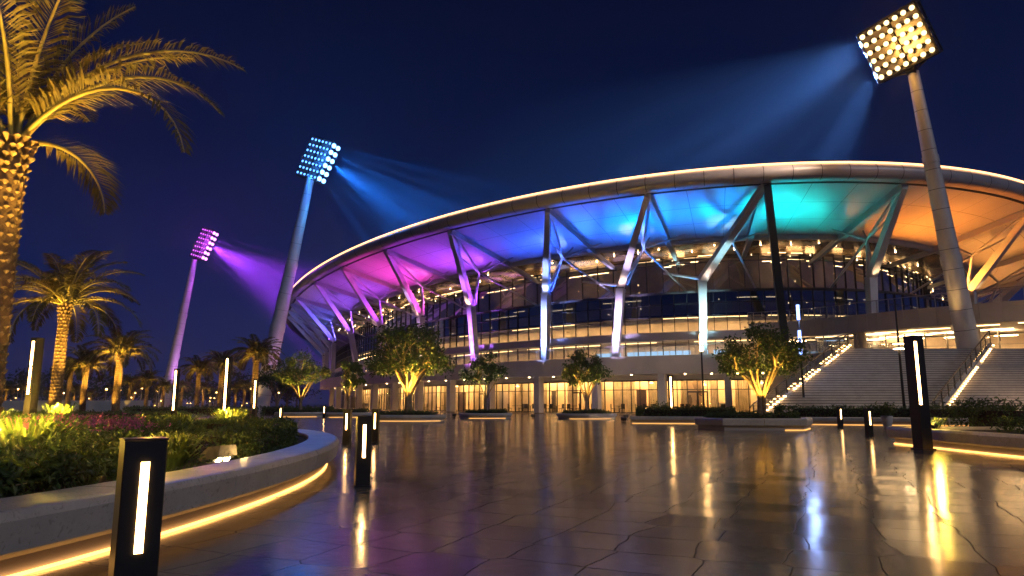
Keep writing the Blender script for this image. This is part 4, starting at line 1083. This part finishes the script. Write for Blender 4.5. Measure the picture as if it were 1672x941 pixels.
# further palms share one small kind
proto = palm('date_palm', 'date palm standing before the foot of the blue floodlight mast', (at(416, 630, 68).x, 68, .05), at(418, 582, 68).z,   .32, .25, 2.8, 36, 12, nl=38, ll=.70, rows=26, per=10, lw=.05, fronds_as_parts=False)
PH = at(418, 582, 68).z
up2(at(416, 630, 68).x, 68, .05, PH, 520)
fp = [(325, 606, 76, 'date palm with a slim lit trunk left of the tall light column'), (363, 597, 84, 'date palm whose crown rises behind the tall light column'), (241, 622, 82, 'shorter date palm next to the purple mast foot'), (213, 627, 96, 'small date palm just right of the second tallest palm'), (116, 606, 86, 'date palm partly hidden behind the big patterned trunk'), (268, 633, 100, 'dark leaning-crowned date palm close to the purple mast'), (400, 632, 96, 'small date palm left of the blue mast foot')]
for k, (u, v, Y, lb) in enumerate(fp):
    p = at(u, v, Y); s_ = p.z / PH
    copy_tree(proto, (p.x, Y, .05), k * 1.3, s_, lb)
    up2(p.x, Y, .05, p.z, 520 * s_ * s_)
rr = random.Random(31)
for k in range(13):
    u = 20 + k * 34 + rr.uniform(-9, 9); Y = rr.uniform(120, 165); p = at(u, rr.uniform(632, 645), Y)
    copy_tree(proto, (p.x, Y, .05), rr.uniform(0, 6), p.z / PH, 'tiny uplit palm in the far row before the dark treeline', 'far palms before the treeline')
    light('tree_uplight', 'SPOT', (p.x + .3, Y - 1.3, .15), 900, YEL, target=(p.x, Y, p.z * .9), spot_size=R(50), spot_blend=.8, shadow_soft_size=.06)

# ------------------------------------------------------------------ bollards and light columns
def bollard(loc, label, rz=0, h=1.0, w=.21):
    t = thing('bollard_light', label, 'bollard', loc, rz, 'dark bollard lights on the plaza')
    mb = MB(); mb.box((0, 0, h / 2), (w, w * .9, h), 0, 0, .006)
    mb.build('post', M['dark'], t)
    mb = MB(); mb.box((0, 0, h + .003), (w * 1.03, w * .93, .012), 0, 0, .003); mb.build('cap', M['dark'], t)
    mb = MB(); mb.box((0, -w * .45 - .001, .65), (.042, .012, .47)); mb.build('slit_light', M['slit'], t)
    mb = MB(); mb.box((0, 0, .012), (w * 1.2, w * 1.1, .02)); mb.build('base_plate', M['dark'], t)
    return t
b0 = bollard((-2.03, 3.95, 0), 'nearest dark bollard, cut by the bottom of the view, with a bright slit', R(37))
bl = [(-2.18, 10.5, 'dark bollard standing alone on the paving beyond the curved wall tip', 20), (at(567, 700, 21.2).x, 21.2, 'left one of the pair of bollards behind the lone bollard', -6), (at(613, 700, 22).x, 22.0, 'right one of the pair of bollards behind the lone bollard', -4),
      (at(458, 690, 40).x, 40, 'small bollard at the end of the planter hedge', 0), (at(529, 690, 56).x, 56, 'tiny bollard before the oval planter of the slim tree', 0), (at(1055, 690, 45).x, 45, 'small bollard before the middle lobby doors', 6), (at(1418, 690, 25.7).x, 25.7, 'bollard on the paving left of the big light column', 14), (at(1372, 690, 35).x, 35.0, 'bollard before the hedge at the stair foot', 12)]
for x, y, lb, a in bl: copy_tree(b0, (x, y, 0), R(a), None, lb)
def column_light(loc, label, h, w, d, z0, z1, rz=0, slit=.06, sx=0.0, brk=None):
    t = thing('light_column', label, 'light column', loc, rz)
    mb = MB(); mb.box((0, 0, h / 2), (w, d, h), 0, 0, .008); mb.build('post', M['dark'], t)
    mb = MB(); mb.box((0, 0, h + .006), (w * 1.04, d * 1.04, .02), 0, 0, .004); mb.build('cap', M['dark'], t)
    mb = MB()
    zs = [(z0, z1)] if not brk else [(z0, brk - .02), (brk + .02, z1)]
    for a, b_ in zs: mb.box((sx, -d / 2 - .002, (a + b_) / 2), (slit, .016, b_ - a))
    mb.build('slit_light', M['slit'], t)
    mb = MB(); mb.box((0, 0, .015), (w * 1.25, d * 1.25, .03)); mb.build('base_plate', M['dark'], t)
    return t
p = at(1492, 700, 18.6)
column_light((10.72, 18.7, 0), 'big dark light column with a long side slit at the right planter', 2.95, .31, .36, 1.15, 2.80, R(10), .075, -.10)
column_light((at(47, 690, 19).x, 19, .42), 'tall dark light column with a two part slit inside the curved planter', 2.5, .24, .22, 1.0, 2.42, R(-20), .075, 0, 1.75)
column_light((at(367, 690, 28).x, 28, 0), 'tall slim light column behind the planter hedge, between small palms', 3.0, .22, .2, .9, 2.92, R(-10), .075)
column_light((at(283, 690, 38).x, 38, 0), 'tall light column left of the slim one, near the purple mast', 3.0, .24, .2, .8, 2.9, R(-10), .085)
column_light((at(414, 690, 55).x, 55, 0), 'far light column at the foot of the blue mast palm', 3.0, .26, .22, .8, 2.9, 0, .10)
column_light((at(1097, 690, 44.5).x, 44.5, .3), 'dark light column before the right hand lobby windows', 2.6, .28, .24, .55, 2.5, R(8), .085, -.03)
def lamp_post(loc, label, h, kind):
    t = thing('lamp_post', label, 'lamp post', loc)
    mb = MB(); mb.tube([(0, 0, 0), (0, 0, h)], [.085, .05], 12); mb.tube([(0, 0, 0), (0, 0, .25)], .12, 12); mb.build('pole', M['dark'], t)
    if kind == 'bars':
        for z, L in ((h - .5, 1.0), (h - 2.1, .8), (h - 3.1, .55)):
            mb = MB(); mb.tube([(0, 0, z - L / 2), (0, 0, z + L / 2)], .10, 12); mb.build('light_bar', M['bluebar'], t)
    elif kind == 'disc':
        for z in (h * .60, h * .64):
            mb = MB(); mb.tube([(0, 0, z), (0, 0, z + .05)], [.45, .35], 16); mb.tube([(0, 0, z - .03), (0, 0, z)], .3, 16, 1); mb.build('lamp_head', [M['dark'], M['spotdot']], t)
    else:
        for z, L in ((h - .35, .7), (h - 1.0, .35)):
            mb = MB(); mb.tube([(0, 0, z - L / 2), (0, 0, z + L / 2)], .11, 12); mb.build('light_bar', M['slit'], t)
    return t
lamp_post((at(1149, 660, 50).x, 50, 0), 'slim dark lamp post with a warm lit top left of the broad tree', 6.0, 'warm')
lamp_post((at(1313, 660, 46).x, 46, 0), 'slim lamp post with blue-white light bars behind the broad tree', 7.6, 'bars')
lamp_post((at(1476, 660, 41).x, 41, 0), 'thin dark lamp post with two disc heads behind the big light column', 7.2, 'disc')
light('post_glow', 'POINT', (at(1313, 660, 46).x, 45.5, 6.6), 160, (.3, .45, 1), shadow_soft_size=.3)

# ------------------------------------------------------------------ planting
def hedge(name, label, foot, z0, h, n, lsize, seed, mat='hedge', cat='hedge', group=None, lum=.12):
    """foot: polygon outline; a clipped mass of small leaves over a dark twiggy core"""
    rr = random.Random(seed)
    xs = [p[0] for p in foot]; ys = [p[1] for p in foot]
    cx, cy = sum(xs) / len(xs), sum(ys) / len(ys)
    t = thing(name, label, cat, (cx, cy, z0), 0, group)
    def inside(x, y):
        c = False; j = len(foot) - 1
        for i in range(len(foot)):
            if (foot[i][1] > y) != (foot[j][1] > y) and x < (foot[j][0] - foot[i][0]) * (y - foot[i][1]) / (foot[j][1] - foot[i][1]) + foot[i][0]: c = not c
            j = i
        return c
    core = MB()
    k = .86
    a = [V((cx + (p[0] - cx) * k, cy + (p[1] - cy) * k, z0 - .03)) for p in foot]; b_ = [V((cx + (p[0] - cx) * k * .97, cy + (p[1] - cy) * k * .97, z0 + h * .78)) for p in foot]
    core.loft([a, b_], True, True); core.build('twigs', M['soil'], t, world=True)
    mb = MB(); m_ = 0
    def bump(x, y): return h * (1 + lum * (sin(x * 2.1 + seed) * cos(y * 1.7 + seed * 2) + .6 * sin(x * 5.3 + y * 4.1)))
    while m_ < n:
        if rr.random() < .45:
            i = rr.randrange(len(foot)); p, q = foot[i - 1], foot[i]
            if rr.random() > ((p[0] - q[0]) ** 2 + (p[1] - q[1]) ** 2) ** .5 / 2.0: continue
            f = rr.random(); x = p[0] + (q[0] - p[0]) * f; y = p[1] + (q[1] - p[1]) * f
            x += (cx - x) * rr.uniform(0, .08); y += (cy - y) * rr.uniform(0, .08)
            z = z0 + bump(x, y) * rr.random()
        else:
            x, y = rr.uniform(min(xs), max(xs)), rr.uniform(min(ys), max(ys))
            if not inside(x, y): continue
            z = z0 + bump(x, y) * rr.uniform(.72, 1.04)
        leaf_quad(mb, V((x, y, z)), lsize, rr); m_ += 1
    mb.build('leaves', M[mat], t, world=True)
    return t
def shrub(loc, label, r, h, n, lsize, seed, mat='hedge', name='shrub'):
    rr = random.Random(seed); t = thing(name, label, 'shrub', loc)
    tw = MB(); lf = MB()
    for k in range(max(8, n // 60)):
        a = rr.uniform(0, 2 * pi); f = rr.random() ** .6
        tip = V((cos(a) * r * f, sin(a) * r * f, h * (1 - .55 * f * f) * rr.uniform(.75, 1.05)))
        tw.tube([(cos(a) * r * .12, sin(a) * r * .12, 0), tip * .55 + V((0, 0, h * .08)), tip], [.012, .008, .004], 4)
        for _ in range(60):
            q = tip * rr.uniform(.45, 1.02) + V((rr.gauss(0, 1), rr.gauss(0, 1), rr.gauss(0, .8))) * r * .13
            if q.z < .02: continue
            leaf_quad(lf, q, lsize, rr)
    tw.build('twigs', M['bark'], t); lf.build('leaves', M[mat], t)
    return t
def tuft(loc, label, r, h, n, seed, w=.016, name='grass_tuft'):
    rr = random.Random(seed); mb = MB()
    for _ in range(n):
        a = rr.uniform(0, 2 * pi); b0 = V((cos(a), sin(a), 0)) * r * .25 * rr.random(); o = V((cos(a), sin(a), 0)); L = h * rr.uniform(.6, 1.15); sp_ = r * rr.uniform(.3, 1.1)
        s_ = V((-sin(a), cos(a), 0)) * w * rr.uniform(.6, 1.3)
        p0 = b0; p1 = b0 + o * sp_ * .3 + V((0, 0, L * .55)); p2 = b0 + o * sp_ * .65 + V((0, 0, L * .92)); p3 = b0 + o * sp_ * 1.05 + V((0, 0, L * rr.uniform(.7, 1.0)))
        mb.face([p0 - s_, p0 + s_, p1 + s_, p1 - s_]); mb.face([p1 - s_, p1 + s_, p2 + s_ * .7, p2 - s_ * .7]); mb.face([p2 - s_ * .7, p2 + s_ * .7, p3])
    o = mb.build(name, M['grass']); o.location = loc
    return tag(o, label, 'grass tuft')
def flowers(loc, label, r, h, n, seed):
    rr = random.Random(seed); t = thing('flowering_sage', label, 'flowers', loc); st = MB(); fl = MB()
    for _ in range(n):
        a = rr.uniform(0, 2 * pi); f = rr.random() ** .5 * r; x, y = cos(a) * f, sin(a) * f * .7; L = h * rr.uniform(.7, 1.15); lean = V((rr.gauss(0, .12), rr.gauss(0, .12), 0))
        b0 = V((x, y, 0)); tp = b0 + lean * L * 2 + V((0, 0, L)); st.tube([b0, tp], [.006, .003], 4)
        for k in range(16):
            q = b0 + (tp - b0) * rr.uniform(.05, .6); leaf_quad(st, q + V((rr.gauss(0, .03), rr.gauss(0, .03), 0)), .09, rr)
        for k in range(14):
            q = b0 + (tp - b0) * rr.uniform(.62, 1.03); leaf_quad(fl, q + V((rr.gauss(0, .010), rr.gauss(0, .010), 0)), .052, rr)
    st.build('stems', M['hedge'], t); fl.build('blooms', M['flower'], t)
    return t
def inner(f, k=1.0):  # a point inside the curved planter at angle f and radius share k
    return (PC_[0] + PA * k * cos(f), PC_[1] + PB * k * sin(f))
BZ = .42
def bandpoly(f0, f1, k0, k1, n=18):
    return [inner(f0 + (f1 - f0) * i / n, k1) for i in range(n + 1)] + [inner(f1 + (f0 - f1) * i / n, k0) for i in range(n + 1)]
# curved planter: clipped hedges, shrubs, tufts, flowers
hedge('clipped_hedge', 'outer curved clipped hedge hugging the far end of the planter wall', bandpoly(R(4), R(66), .74, .885), BZ, .36, 7000, .085, 3)
hedge('clipped_hedge', 'inner dark curved hedge ringing the middle of the planter', bandpoly(R(14), R(80), .50, .66), BZ, .34, 6000, .09, 4)
hedge('clipped_hedge', 'flat dark hedge strip behind the purple flowers', bandpoly(R(78), R(128), .62, .80), BZ, .40, 5000, .10, 5)
hedge('clipped_hedge', 'low hedge strip at the back rim of the planter below the light column', bandpoly(R(70), R(125), .84, .90), BZ, .30, 3500, .10, 6)
lw = bandpoly(R(4), R(80), .665, .735); mb = MB(); mb.face([V((x, y, BZ + .012)) for x, y in lw]); tag(mb.build('mown_grass', M['lawn']), 'narrow mown grass ring between the two curved hedges', kind='stuff')
rr = random.Random(44); gm = MB()
for _ in range(9000):
    f = rr.uniform(R(-25), R(175)); k = rr.random() ** .5 * .9; x, y = inner(f, k)
    leaf_quad(gm, V((x, y, BZ + rr.uniform(0, .12))), .07, rr)
tag(gm.build('ground_cover', M['hedge']), 'creeping ground cover over the planter soil', kind='stuff')
shrub((-4.30, 5.75, BZ), 'leafy shrub at the left frame edge just inside the stone wall', .42, .36, 1500, .085, 51)
shrub((-3.98, 6.45, BZ), 'bright leafy shrub nearest the stone wall left of the near bollard', .44, .36, 1700, .08, 52)
shrub((-4.55, 7.1, BZ), 'taller lit shrub below the bright grass at the left edge', .46, .46, 1500, .085, 53)
shrub((-3.95, 7.45, BZ), 'small dark shrub between the bright shrub and the near bollard', .30, .28, 800, .075, 54)
shrub((-4.75, 8.6, BZ), 'dark rounded shrub in the shade behind the near bollard', .55, .42, 1400, .09, 55)
shrub((-5.8, 9.4, BZ), 'broad dark shrub behind the bright grass at the left edge', .7, .48, 1600, .1, 56)
shrub((-4.0, 10.45, BZ), 'golden lit shrub right of the stone spotlight housing', .36, .36, 1400, .07, 57)
shrub((-4.35, 11.3, BZ), 'dense dark shrub beyond the golden lit one', .42, .40, 1400, .075, 58)
tuft((-5.35, 7.9, BZ), 'big glowing tuft of long grass at the left edge', .75, .62, 260, 61)
tuft((-3.9, 8.25, BZ), 'glowing grass tuft right behind the near bollard', .42, .42, 190, 62)
tuft((-13.6, 18.6, BZ), 'bright tuft left of the tall column in the planter', .7, .62, 150, 63, .022)
tuft((-12.3, 18.8, BZ), 'bright tuft right of the tall column in the planter', .7, .5, 150, 64, .022)
tuft((-11.2, 17.6, BZ), 'white hot lit tuft behind the purple flowers', .5, .75, 140, 65, .022)
tuft((-7.6, 19.3, BZ), 'white hot lit tuft before the slim light column', .65, .62, 190, 66, .022)
tuft((-8.9, 19.2, BZ), 'yellow grass tuft left of the white hot one', .6, .5, 120, 67, .022)
for x, y, r, h, n, sd, lb in ((-7.5, 12.6, .9, .50, 170, 71, 'purple flowering sage clump in the middle of the planter'), (-9.0, 13.3, 1.0, .48, 170, 72, 'purple flowering sage clump left of the middle one'), (-6.4, 11.6, .6, .45, 110, 73, 'pale purple sage clump nearest to the dark shrubs')):
    flowers((x, y, BZ), lb, r, h, n, sd)
def spot_fixture(loc, label, rz, e, tgt, size=.09):
    t = thing('garden_spotlight', label, 'garden light', loc, rz, 'garden spotlights between the plants')
    mb = MB(); mb.tube([(0, 0, 0), (0, 0, .10)], .015, 8); mb.build('stake', M['dark'], t)
    mb = MB(); mb.tube([(-.10, 0, .10), (.06, 0, .17)], [size * .8, size], 14); mb.build('housing', M['dark'], t)
    mb = MB(); mb.tube([(.062, 0, .171), (.07, 0, .1745)], [size * .86, size * .86], 14); mb.build('lens', M['glow'], t)
    light('plant_spot', 'POINT', V(loc) + V((cos(rz) * .14, sin(rz) * .14, .72)), e * 9.5, YEL, shadow_soft_size=.05)
    return t
for x, y, lb, rz, e in ((-5.65, 7.4, 'garden spotlight glowing in the long grass at the left edge', R(40), 60), (-4.2, 8.0, 'garden spotlight under the grass behind the near bollard', R(20), 5), (-13.0, 18.4, 'garden spotlight at the foot of the tall planter column', R(90), 22), (-11.2, 17.3, 'garden spotlight under the white hot tuft by the flowers', R(90), 40), (-7.7, 19.0, 'garden spotlight under the white hot tuft by the slim column', R(90), 45), (-8.2, 11.7, 'garden spotlight low among the purple flowers', R(70), 5)):
    spot_fixture((x, y, BZ), lb, rz, e, None)
# carved stone spotlight housing by the wall
t = thing('stone_spotlight', 'squat dark stone spotlight housing with a glowing mouth by the planter wall', 'garden light', (-3.95, 9.7, BZ - .03), R(-28), None, .72)
mb = MB(); mb.loft([[(-.34, y * .3, z * .5) for y, z in ((-.6, 0), (.6, 0), (.5, .35), (-.5, .35))], [(-.1, y * .36, z * .62) for y, z in ((-.6, 0), (.6, 0), (.5, .5), (-.5, .5))], [(.22, y * .36, z * .62) for y, z in ((-.6, .25), (.6, .25), (.5, .56), (-.5, .56))]], True, True)
mb.build('stone_body', M['housing'], t)
mb = MB(); mb.face([(.05, -.15, .02), (.05, .15, .02), (.17, .14, .15), (.17, -.14, .15)]); mb.build('lens', M['glow'], t)
light('plant_spot', 'POINT', (-3.62, 9.72, BZ + .12), 7, (1, .62, .2), shadow_soft_size=.05)
# bare spots above the seat edge, casting bright patches on its top
t0 = None
for f in (-24, 2, 17, 31, 42):
    x, y = PC_[0] + (PA - .50) * cos(R(f)), PC_[1] + (PB - .50) * sin(R(f))
    light('seat_light', 'SPOT', (x, y, .78), 5, (1, .6, .2), target=(x + .9, y, .45), spot_size=R(70), spot_blend=.9, shadow_soft_size=.05)

# lawn bed and hedges behind the planter
mb = MB(); mb.face([(x, y, .02) for x, y in ((-14, 25), (-21, 46), (-33, 78), (-44, 112), (-120, 112), (-70, 20), (-20, 20.5))]); lo = tag(mb.build('lawn', M['lawn']), kind='structure')
hedge('low_hedge', 'long low hedge right behind the curved planter, under the first palms', [(-18, 28), (-30, 28), (-30, 31), (-18.8, 31)], .02, .55, 5000, .13, 81)
hedge('low_hedge', 'low hedge strip in front of the big patterned palm trunk', [(-22.5, 37), (-36, 37), (-36, 40), (-23, 40)], .02, .5, 4500, .15, 82)
hedge('low_hedge', 'low hedge strip between the second palm and the tall light column', [(-24, 52), (-40, 52), (-40, 55), (-25, 55)], .02, .5, 4000, .18, 83)
hedge('low_hedge', 'dark hedge at the far plaza edge before the slim palms', [(-26, 71), (-40, 73), (-40, 75), (-26, 73)], .02, .75, 3500, .2, 84)
hedge('low_hedge', 'far dark hedge under the blue mast', [(-18, 70), (-25, 70.5), (-25, 72.5), (-18, 72)], .02, .75, 3000, .2, 85)
flowers((-15.6, 27.6, .02), 'purple flower bed far behind the planter, right part', 1.3, .6, 150, 86); flowers((-17.8, 30.6, .02), 'purple flower bed far behind the planter, left part', 1.6, .6, 150, 87)
light('plant_spot', 'POINT', (-16.2, 28.4, .8), 22, (1, .45, .4), shadow_soft_size=.1)
light('plant_spot', 'POINT', (-19.0, 24.5, .9), 26, YEL, shadow_soft_size=.1); light('plant_spot', 'POINT', (-24.5, 34.5, .9), 40, YEL, shadow_soft_size=.1); light('plant_spot', 'POINT', (-25.5, 48, .9), 50, YEL, shadow_soft_size=.1)

# right hand planters
hedge('clipped_hedge', 'broad clipped hedge filling the right planter', [(12.6, 9), (21, 9), (21, 19.8), (13.2, 19.8), (12.4, 15)], BZ, .42, 9000, .10, 91)
hedge('clipped_hedge', 'taller dark hedge behind the right planter', [(14.8, 23.0), (26, 22.6), (26, 24.2), (14.8, 24.6)], 0, 1.2, 6000, .12, 92)
tuft((11.9, 20.2, BZ), 'glowing grass tuft beside the big light column', .5, .38, 150, 93)
spot_fixture((11.75, 19.9, BZ), 'garden spotlight beside the big light column', R(40), 12, None)
hedge('clipped_hedge', 'long dark hedge along the foot of the grand staircase', [(15.0, 40.6), (26.4, 37.2), (27.0, 38.4), (15.4, 41.6)], .36, .62, 6500, .13, 94)
hedge('clipped_hedge', 'clipped hedge row left of the broad tree', [(7.4, 42.2), (12.9, 41.1), (13.2, 42.3), (7.6, 43.3)], .36, .55, 4500, .13, 95)
hedge('clipped_hedge', 'low clipped mound under the broad tree', [(9.4, 32.2), (12.7, 31.9), (13.5, 33.4), (12.8, 35.3), (10.1, 35.5), (9.1, 33.6)], .44, .26, 4500, .11, 96, lum=.3)
for (lb, x, y, hh, ww, kd, (a, b_)), nm in zip(TREES, ('large spreading tree', 'dark tree by the blue mast', 'slim small tree', 'white-gold lit tree', 'compact lobby tree')):
    hedge('clipped_hedge', 'low clipped mound under the ' + nm, ellp(x, y, a * .80, b_ * .72, 16), .34, .26, 1800, .13, int(x * 7) % 90, lum=.3)
hedge('clipped_hedge', 'distant dark hedge before the leftmost stadium piers', [(at(520, 670, 66).x, 66), (at(455, 670, 70).x, 70), (at(455, 670, 71).x, 71.2), (at(520, 670, 67).x, 67.2)], 0, .55, 2200, .18, 97)

# pots by the lobby doors
def pot(loc, label, sc):
    rr = random.Random(int(loc[0] * 31)); t = thing('potted_plant', label, 'potted plant', loc, 0, None, sc)
    mb = MB(); mb.tube([(0, 0, 0), (0, 0, .1), (0, 0, .48), (0, 0, .5)], [.15, .17, .24, .22], 14); mb.build('pot', M['slab'], t)
    mb = MB()
    for _ in range(260): leaf_quad(mb, V((rr.gauss(0, .17), rr.gauss(0, .17), .62 + abs(rr.gauss(0, .2)))), .16, rr)
    mb.build('leaves', M['hedge'], t)
pot((at(1073, 670, 60).x, 60, 0), 'potted shrub left of the lobby pier', 1.1); pot((at(1086, 670, 58).x, 58, 0), 'potted shrub right of the lobby pier', 1.1); pot((at(1447, 670, 34.5).x, 34.5, 0), 'pale urn with a plant at the stair foot hedge', 1.15)

# cafe furniture seen through the lobby glass
def cafe_chair():
    mb = MB(); mb.box((0, 0, .45), (.46, .46, .06)); mb.box((0, .21, .72), (.44, .05, .5))
    for x in (-.19, .19):
        for y in (-.19, .19): mb.box((x, y, .21), (.04, .04, .42))
    return tag(mb.build('cafe_chair', M['dark']), 'dark cafe chair standing behind the lit lobby glass', 'chair', 'cafe chairs in the lobby')
def cafe_table():
    mb = MB(); mb.tube([(0, 0, .72), (0, 0, .76)], .42, 18); mb.tube([(0, 0, .03), (0, 0, .72)], .04, 8); mb.tube([(0, 0, 0), (0, 0, .03)], .25, 14)
    return tag(mb.build('cafe_table', M['dark']), 'dark round cafe table behind the lit lobby glass', 'table', 'cafe tables in the lobby')
ch, tb = cafe_chair(), cafe_table(); rr = random.Random(8); first = True
for u in (690, 722, 796, 842, 856, 868, 880, 893, 912, 935, 975, 1010, 1050, 1062, 1120, 1180, 600, 640):
    e = e_of(u, DG + 1.3, .1); p = ring(e, DG + 1.2 + rr.uniform(-.3, .5), .1)
    o = tb if first else tb.copy()
    if not first: COL.objects.link(o)
    o.location = p
    for k in range(2):
        c = ch if first and k == 0 else ch.copy()
        if not (first and k == 0): COL.objects.link(c)
        a = rr.uniform(0, 2 * pi) if k == 0 else a + pi * rr.uniform(.7, 1.3)
        c.location = p + V((cos(a) * .68, sin(a) * .68, 0)); c.rotation_euler = (0, 0, a - pi / 2)
    first = False

# ------------------------------------------------------------------ far edge: treeline, wall, lamps
rr = random.Random(71); mb = MB(); tk = MB()
for k in range(46):
    u = -120 + k * 13.5 + rr.uniform(-8, 8); Y = rr.uniform(180, 215); p = at(u, 660, Y); hgt = rr.uniform(5.5, 10.5) * (1.15 if u < 60 else 1.0)
    tk.tube([(p.x, Y, 0), (p.x, Y, hgt * .5)], [.3, .2], 6)
    cls = [V((p.x + rr.gauss(0, 2.2), Y + rr.gauss(0, 2), hgt * rr.uniform(.35, .92))) for _ in range(9)]
    for c in cls:
        for _ in range(30): leaf_quad(mb, c + V((rr.gauss(0, 1.0), rr.gauss(0, 1.0), rr.gauss(0, .75))), 1.0, rr)
tl = MB(); tl.raw(mb.v, mb.f, 0); tl.raw(tk.v, tk.f, 1)
tag(tl.build('treeline', [M['leaf2'], M['bark']]), 'dark far treeline across the left horizon', kind='stuff')
mb = MB(); mb.box((-72, 96, .75), (46, .4, 1.5)); o = mb.build('low_wall', M['slab']); tag(o, 'long low pale wall beyond the lawn at the left edge', 'wall')
mb = MB(); mb.tube([(0, 0, 0), (0, 0, 4.2)], [.09, .06], 8); mb.tube([(0, 0, 4.2), (0, 0, 4.5)], [.22, .16], 10, 1)
fl = tag(mb.build('street_lamp', [M['alu'], M['far']]), 'tiny lit lamp post on the far promenade', 'street lamp', 'far street lamps along the promenade')
for k in range(64):
    o = fl if k == 0 else fl.copy()
    if k: COL.objects.link(o)
    u = rr.uniform(-30, 455); Y = rr.uniform(115, 172); o.location = (at(u, 660, Y).x, Y, 0); s_ = rr.choice([.16, .25, .35, .5, .8, 1.0]); o.scale = (max(.5, s_), max(.5, s_), s_)
for u in (30, 110, 180, 250, 320, 390, 440):
    p = at(u, 650, 150); light('promenade_lamp', 'POINT', (p.x, 150, 3.5), 500, WARM, shadow_soft_size=.2)
# paving light from the right mast's lower lamps, which face the plaza
light('mast_flood', 'SPOT', RC + V((-1.5, -.6, -.6)), 14000, (1, .72, .50), target=(2, 80, 5), spot_size=R(56), spot_blend=1.0, shadow_soft_size=1.0)
light('mast_flood', 'SPOT', RC + V((-.6, -1.2, -1)), 11000, (1, .72, .48), target=(26, 46, 2), spot_size=R(52), spot_blend=1.0, shadow_soft_size=1.0)
for x, y in ((36.5, 57.5), (43, 51.5), (50, 46)):
    light('added_stair_spot', 'SPOT', (x, y - .2, 9.0), 1500, (1, .66, .38), target=(x - 8, y - 14, 1.5), spot_size=R(110), spot_blend=.9, shadow_soft_size=.2)  # spots added at the wing edge to brighten the stairs, without fixtures

# ground projectors added between the planters as fill on podium wall and stairs
def projector(loc, label, tgt, e, size=80, col=(1, .70, .52)):
    d = V(tgt) - V(loc); rz = math.atan2(d.y, d.x)
    t = thing('added_projector', label, 'projector', loc, rz, 'added low projectors filling light on the stadium')
    mb = MB(); mb.box((0, 0, .02), (.3, .3, .04)); mb.bar((0, 0, .04), (0, 0, .16), .05, .05); mb.build('bracket', M['dark'], t)
    mb = MB(); mb.bar((-.14, 0, .17), (.12, 0, .24), .34, .16, (0, 1, 0)); mb.build('housing', M['dark'], t)
    mb = MB(); mb.bar((.122, 0, .241), (.13, 0, .243), .30, .12, (0, 1, 0)); mb.build('lens', M['ceil_s'], t)
    u = d.normalized()
    light('added_projector_lamp', 'SPOT', V(loc) + V((0, 0, .24)) + u * .22, e, col, target=tgt, spot_size=R(size), spot_blend=1.0, shadow_soft_size=.12)
for u, Y, nm in ((628, 64, 'left of the large spreading tree'), (742, 58, 'between the large tree and the white-gold tree'), (870, 55, 'between the white-gold tree and the compact tree'), (1022, 53, 'right of the compact tree')):
    x = at(u, 670, Y).x; p = V((x, Y, 0)); w = hit(u, 600, DP); n_ = V((w.x - x, w.y - Y, 0))
    projector(p, 'added dark fill projector on the paving ' + nm, V((w.x, w.y, 4.2)), 11 * n_.length ** 1.5, 62)
projector((7.0, 44.6, 0), 'added dark fill projector behind the hedge left of the broad tree', (14, 69, 4.2), 2300, 60)
for x, y, nm in ((17.5, 39.2, 'left end'), (21.5, 38.0, 'middle'), (25.5, 36.8, 'right end')):
    projector((x, y + .9, .36), 'added dark fill projector behind the stair foot hedge, at its ' + nm, (x + 4, 48, 1.6), 1700, 66, (1, .62, .36))
projector((30.5, 37.5, 0), 'added dark fill projector on the paving before the right flight of stairs', (36, 48, 1.6), 2000, 66, (1, .62, .36))

# narrow colour projectors added on the paving to brighten columns, one pair each
CP = {6: 2.4, 7: 4.6, 8: 5.5, 9: 3.4, 10: 2.2}
for i, col, nm in ((6, (.75, .40, 1), 'behind the large spreading tree'), (7, (.48, .14, 1), 'behind the white-gold lit tree'), (8, (.26, .36, 1), 'between the white-gold tree and the compact tree'), (9, (.66, .52, 1), 'right of the compact lobby tree'), (10, (.50, .92, 1), 'left of the hedge by the lobby')):
    K, F_ = knee_pts[i]; n = rn_(nodes[i]); T = ring(nodes[i], 1.25, ZS)
    p = V((F_.x, F_.y, 0)) - n * 9.0
    a = F_ * .55 + K * .45; b_ = K * .65 + T * .35
    projector(p, 'added dark projector throwing colour on a column, ' + nm, a, 20000 * CP[i], 25, col)
    light('added_projector_lamp', 'SPOT', p + V((0, 0, .5)) + (b_ - p).normalized() * .25, 8000 * CP[i], col, target=b_, spot_size=R(12), spot_blend=1.0, shadow_soft_size=.12)
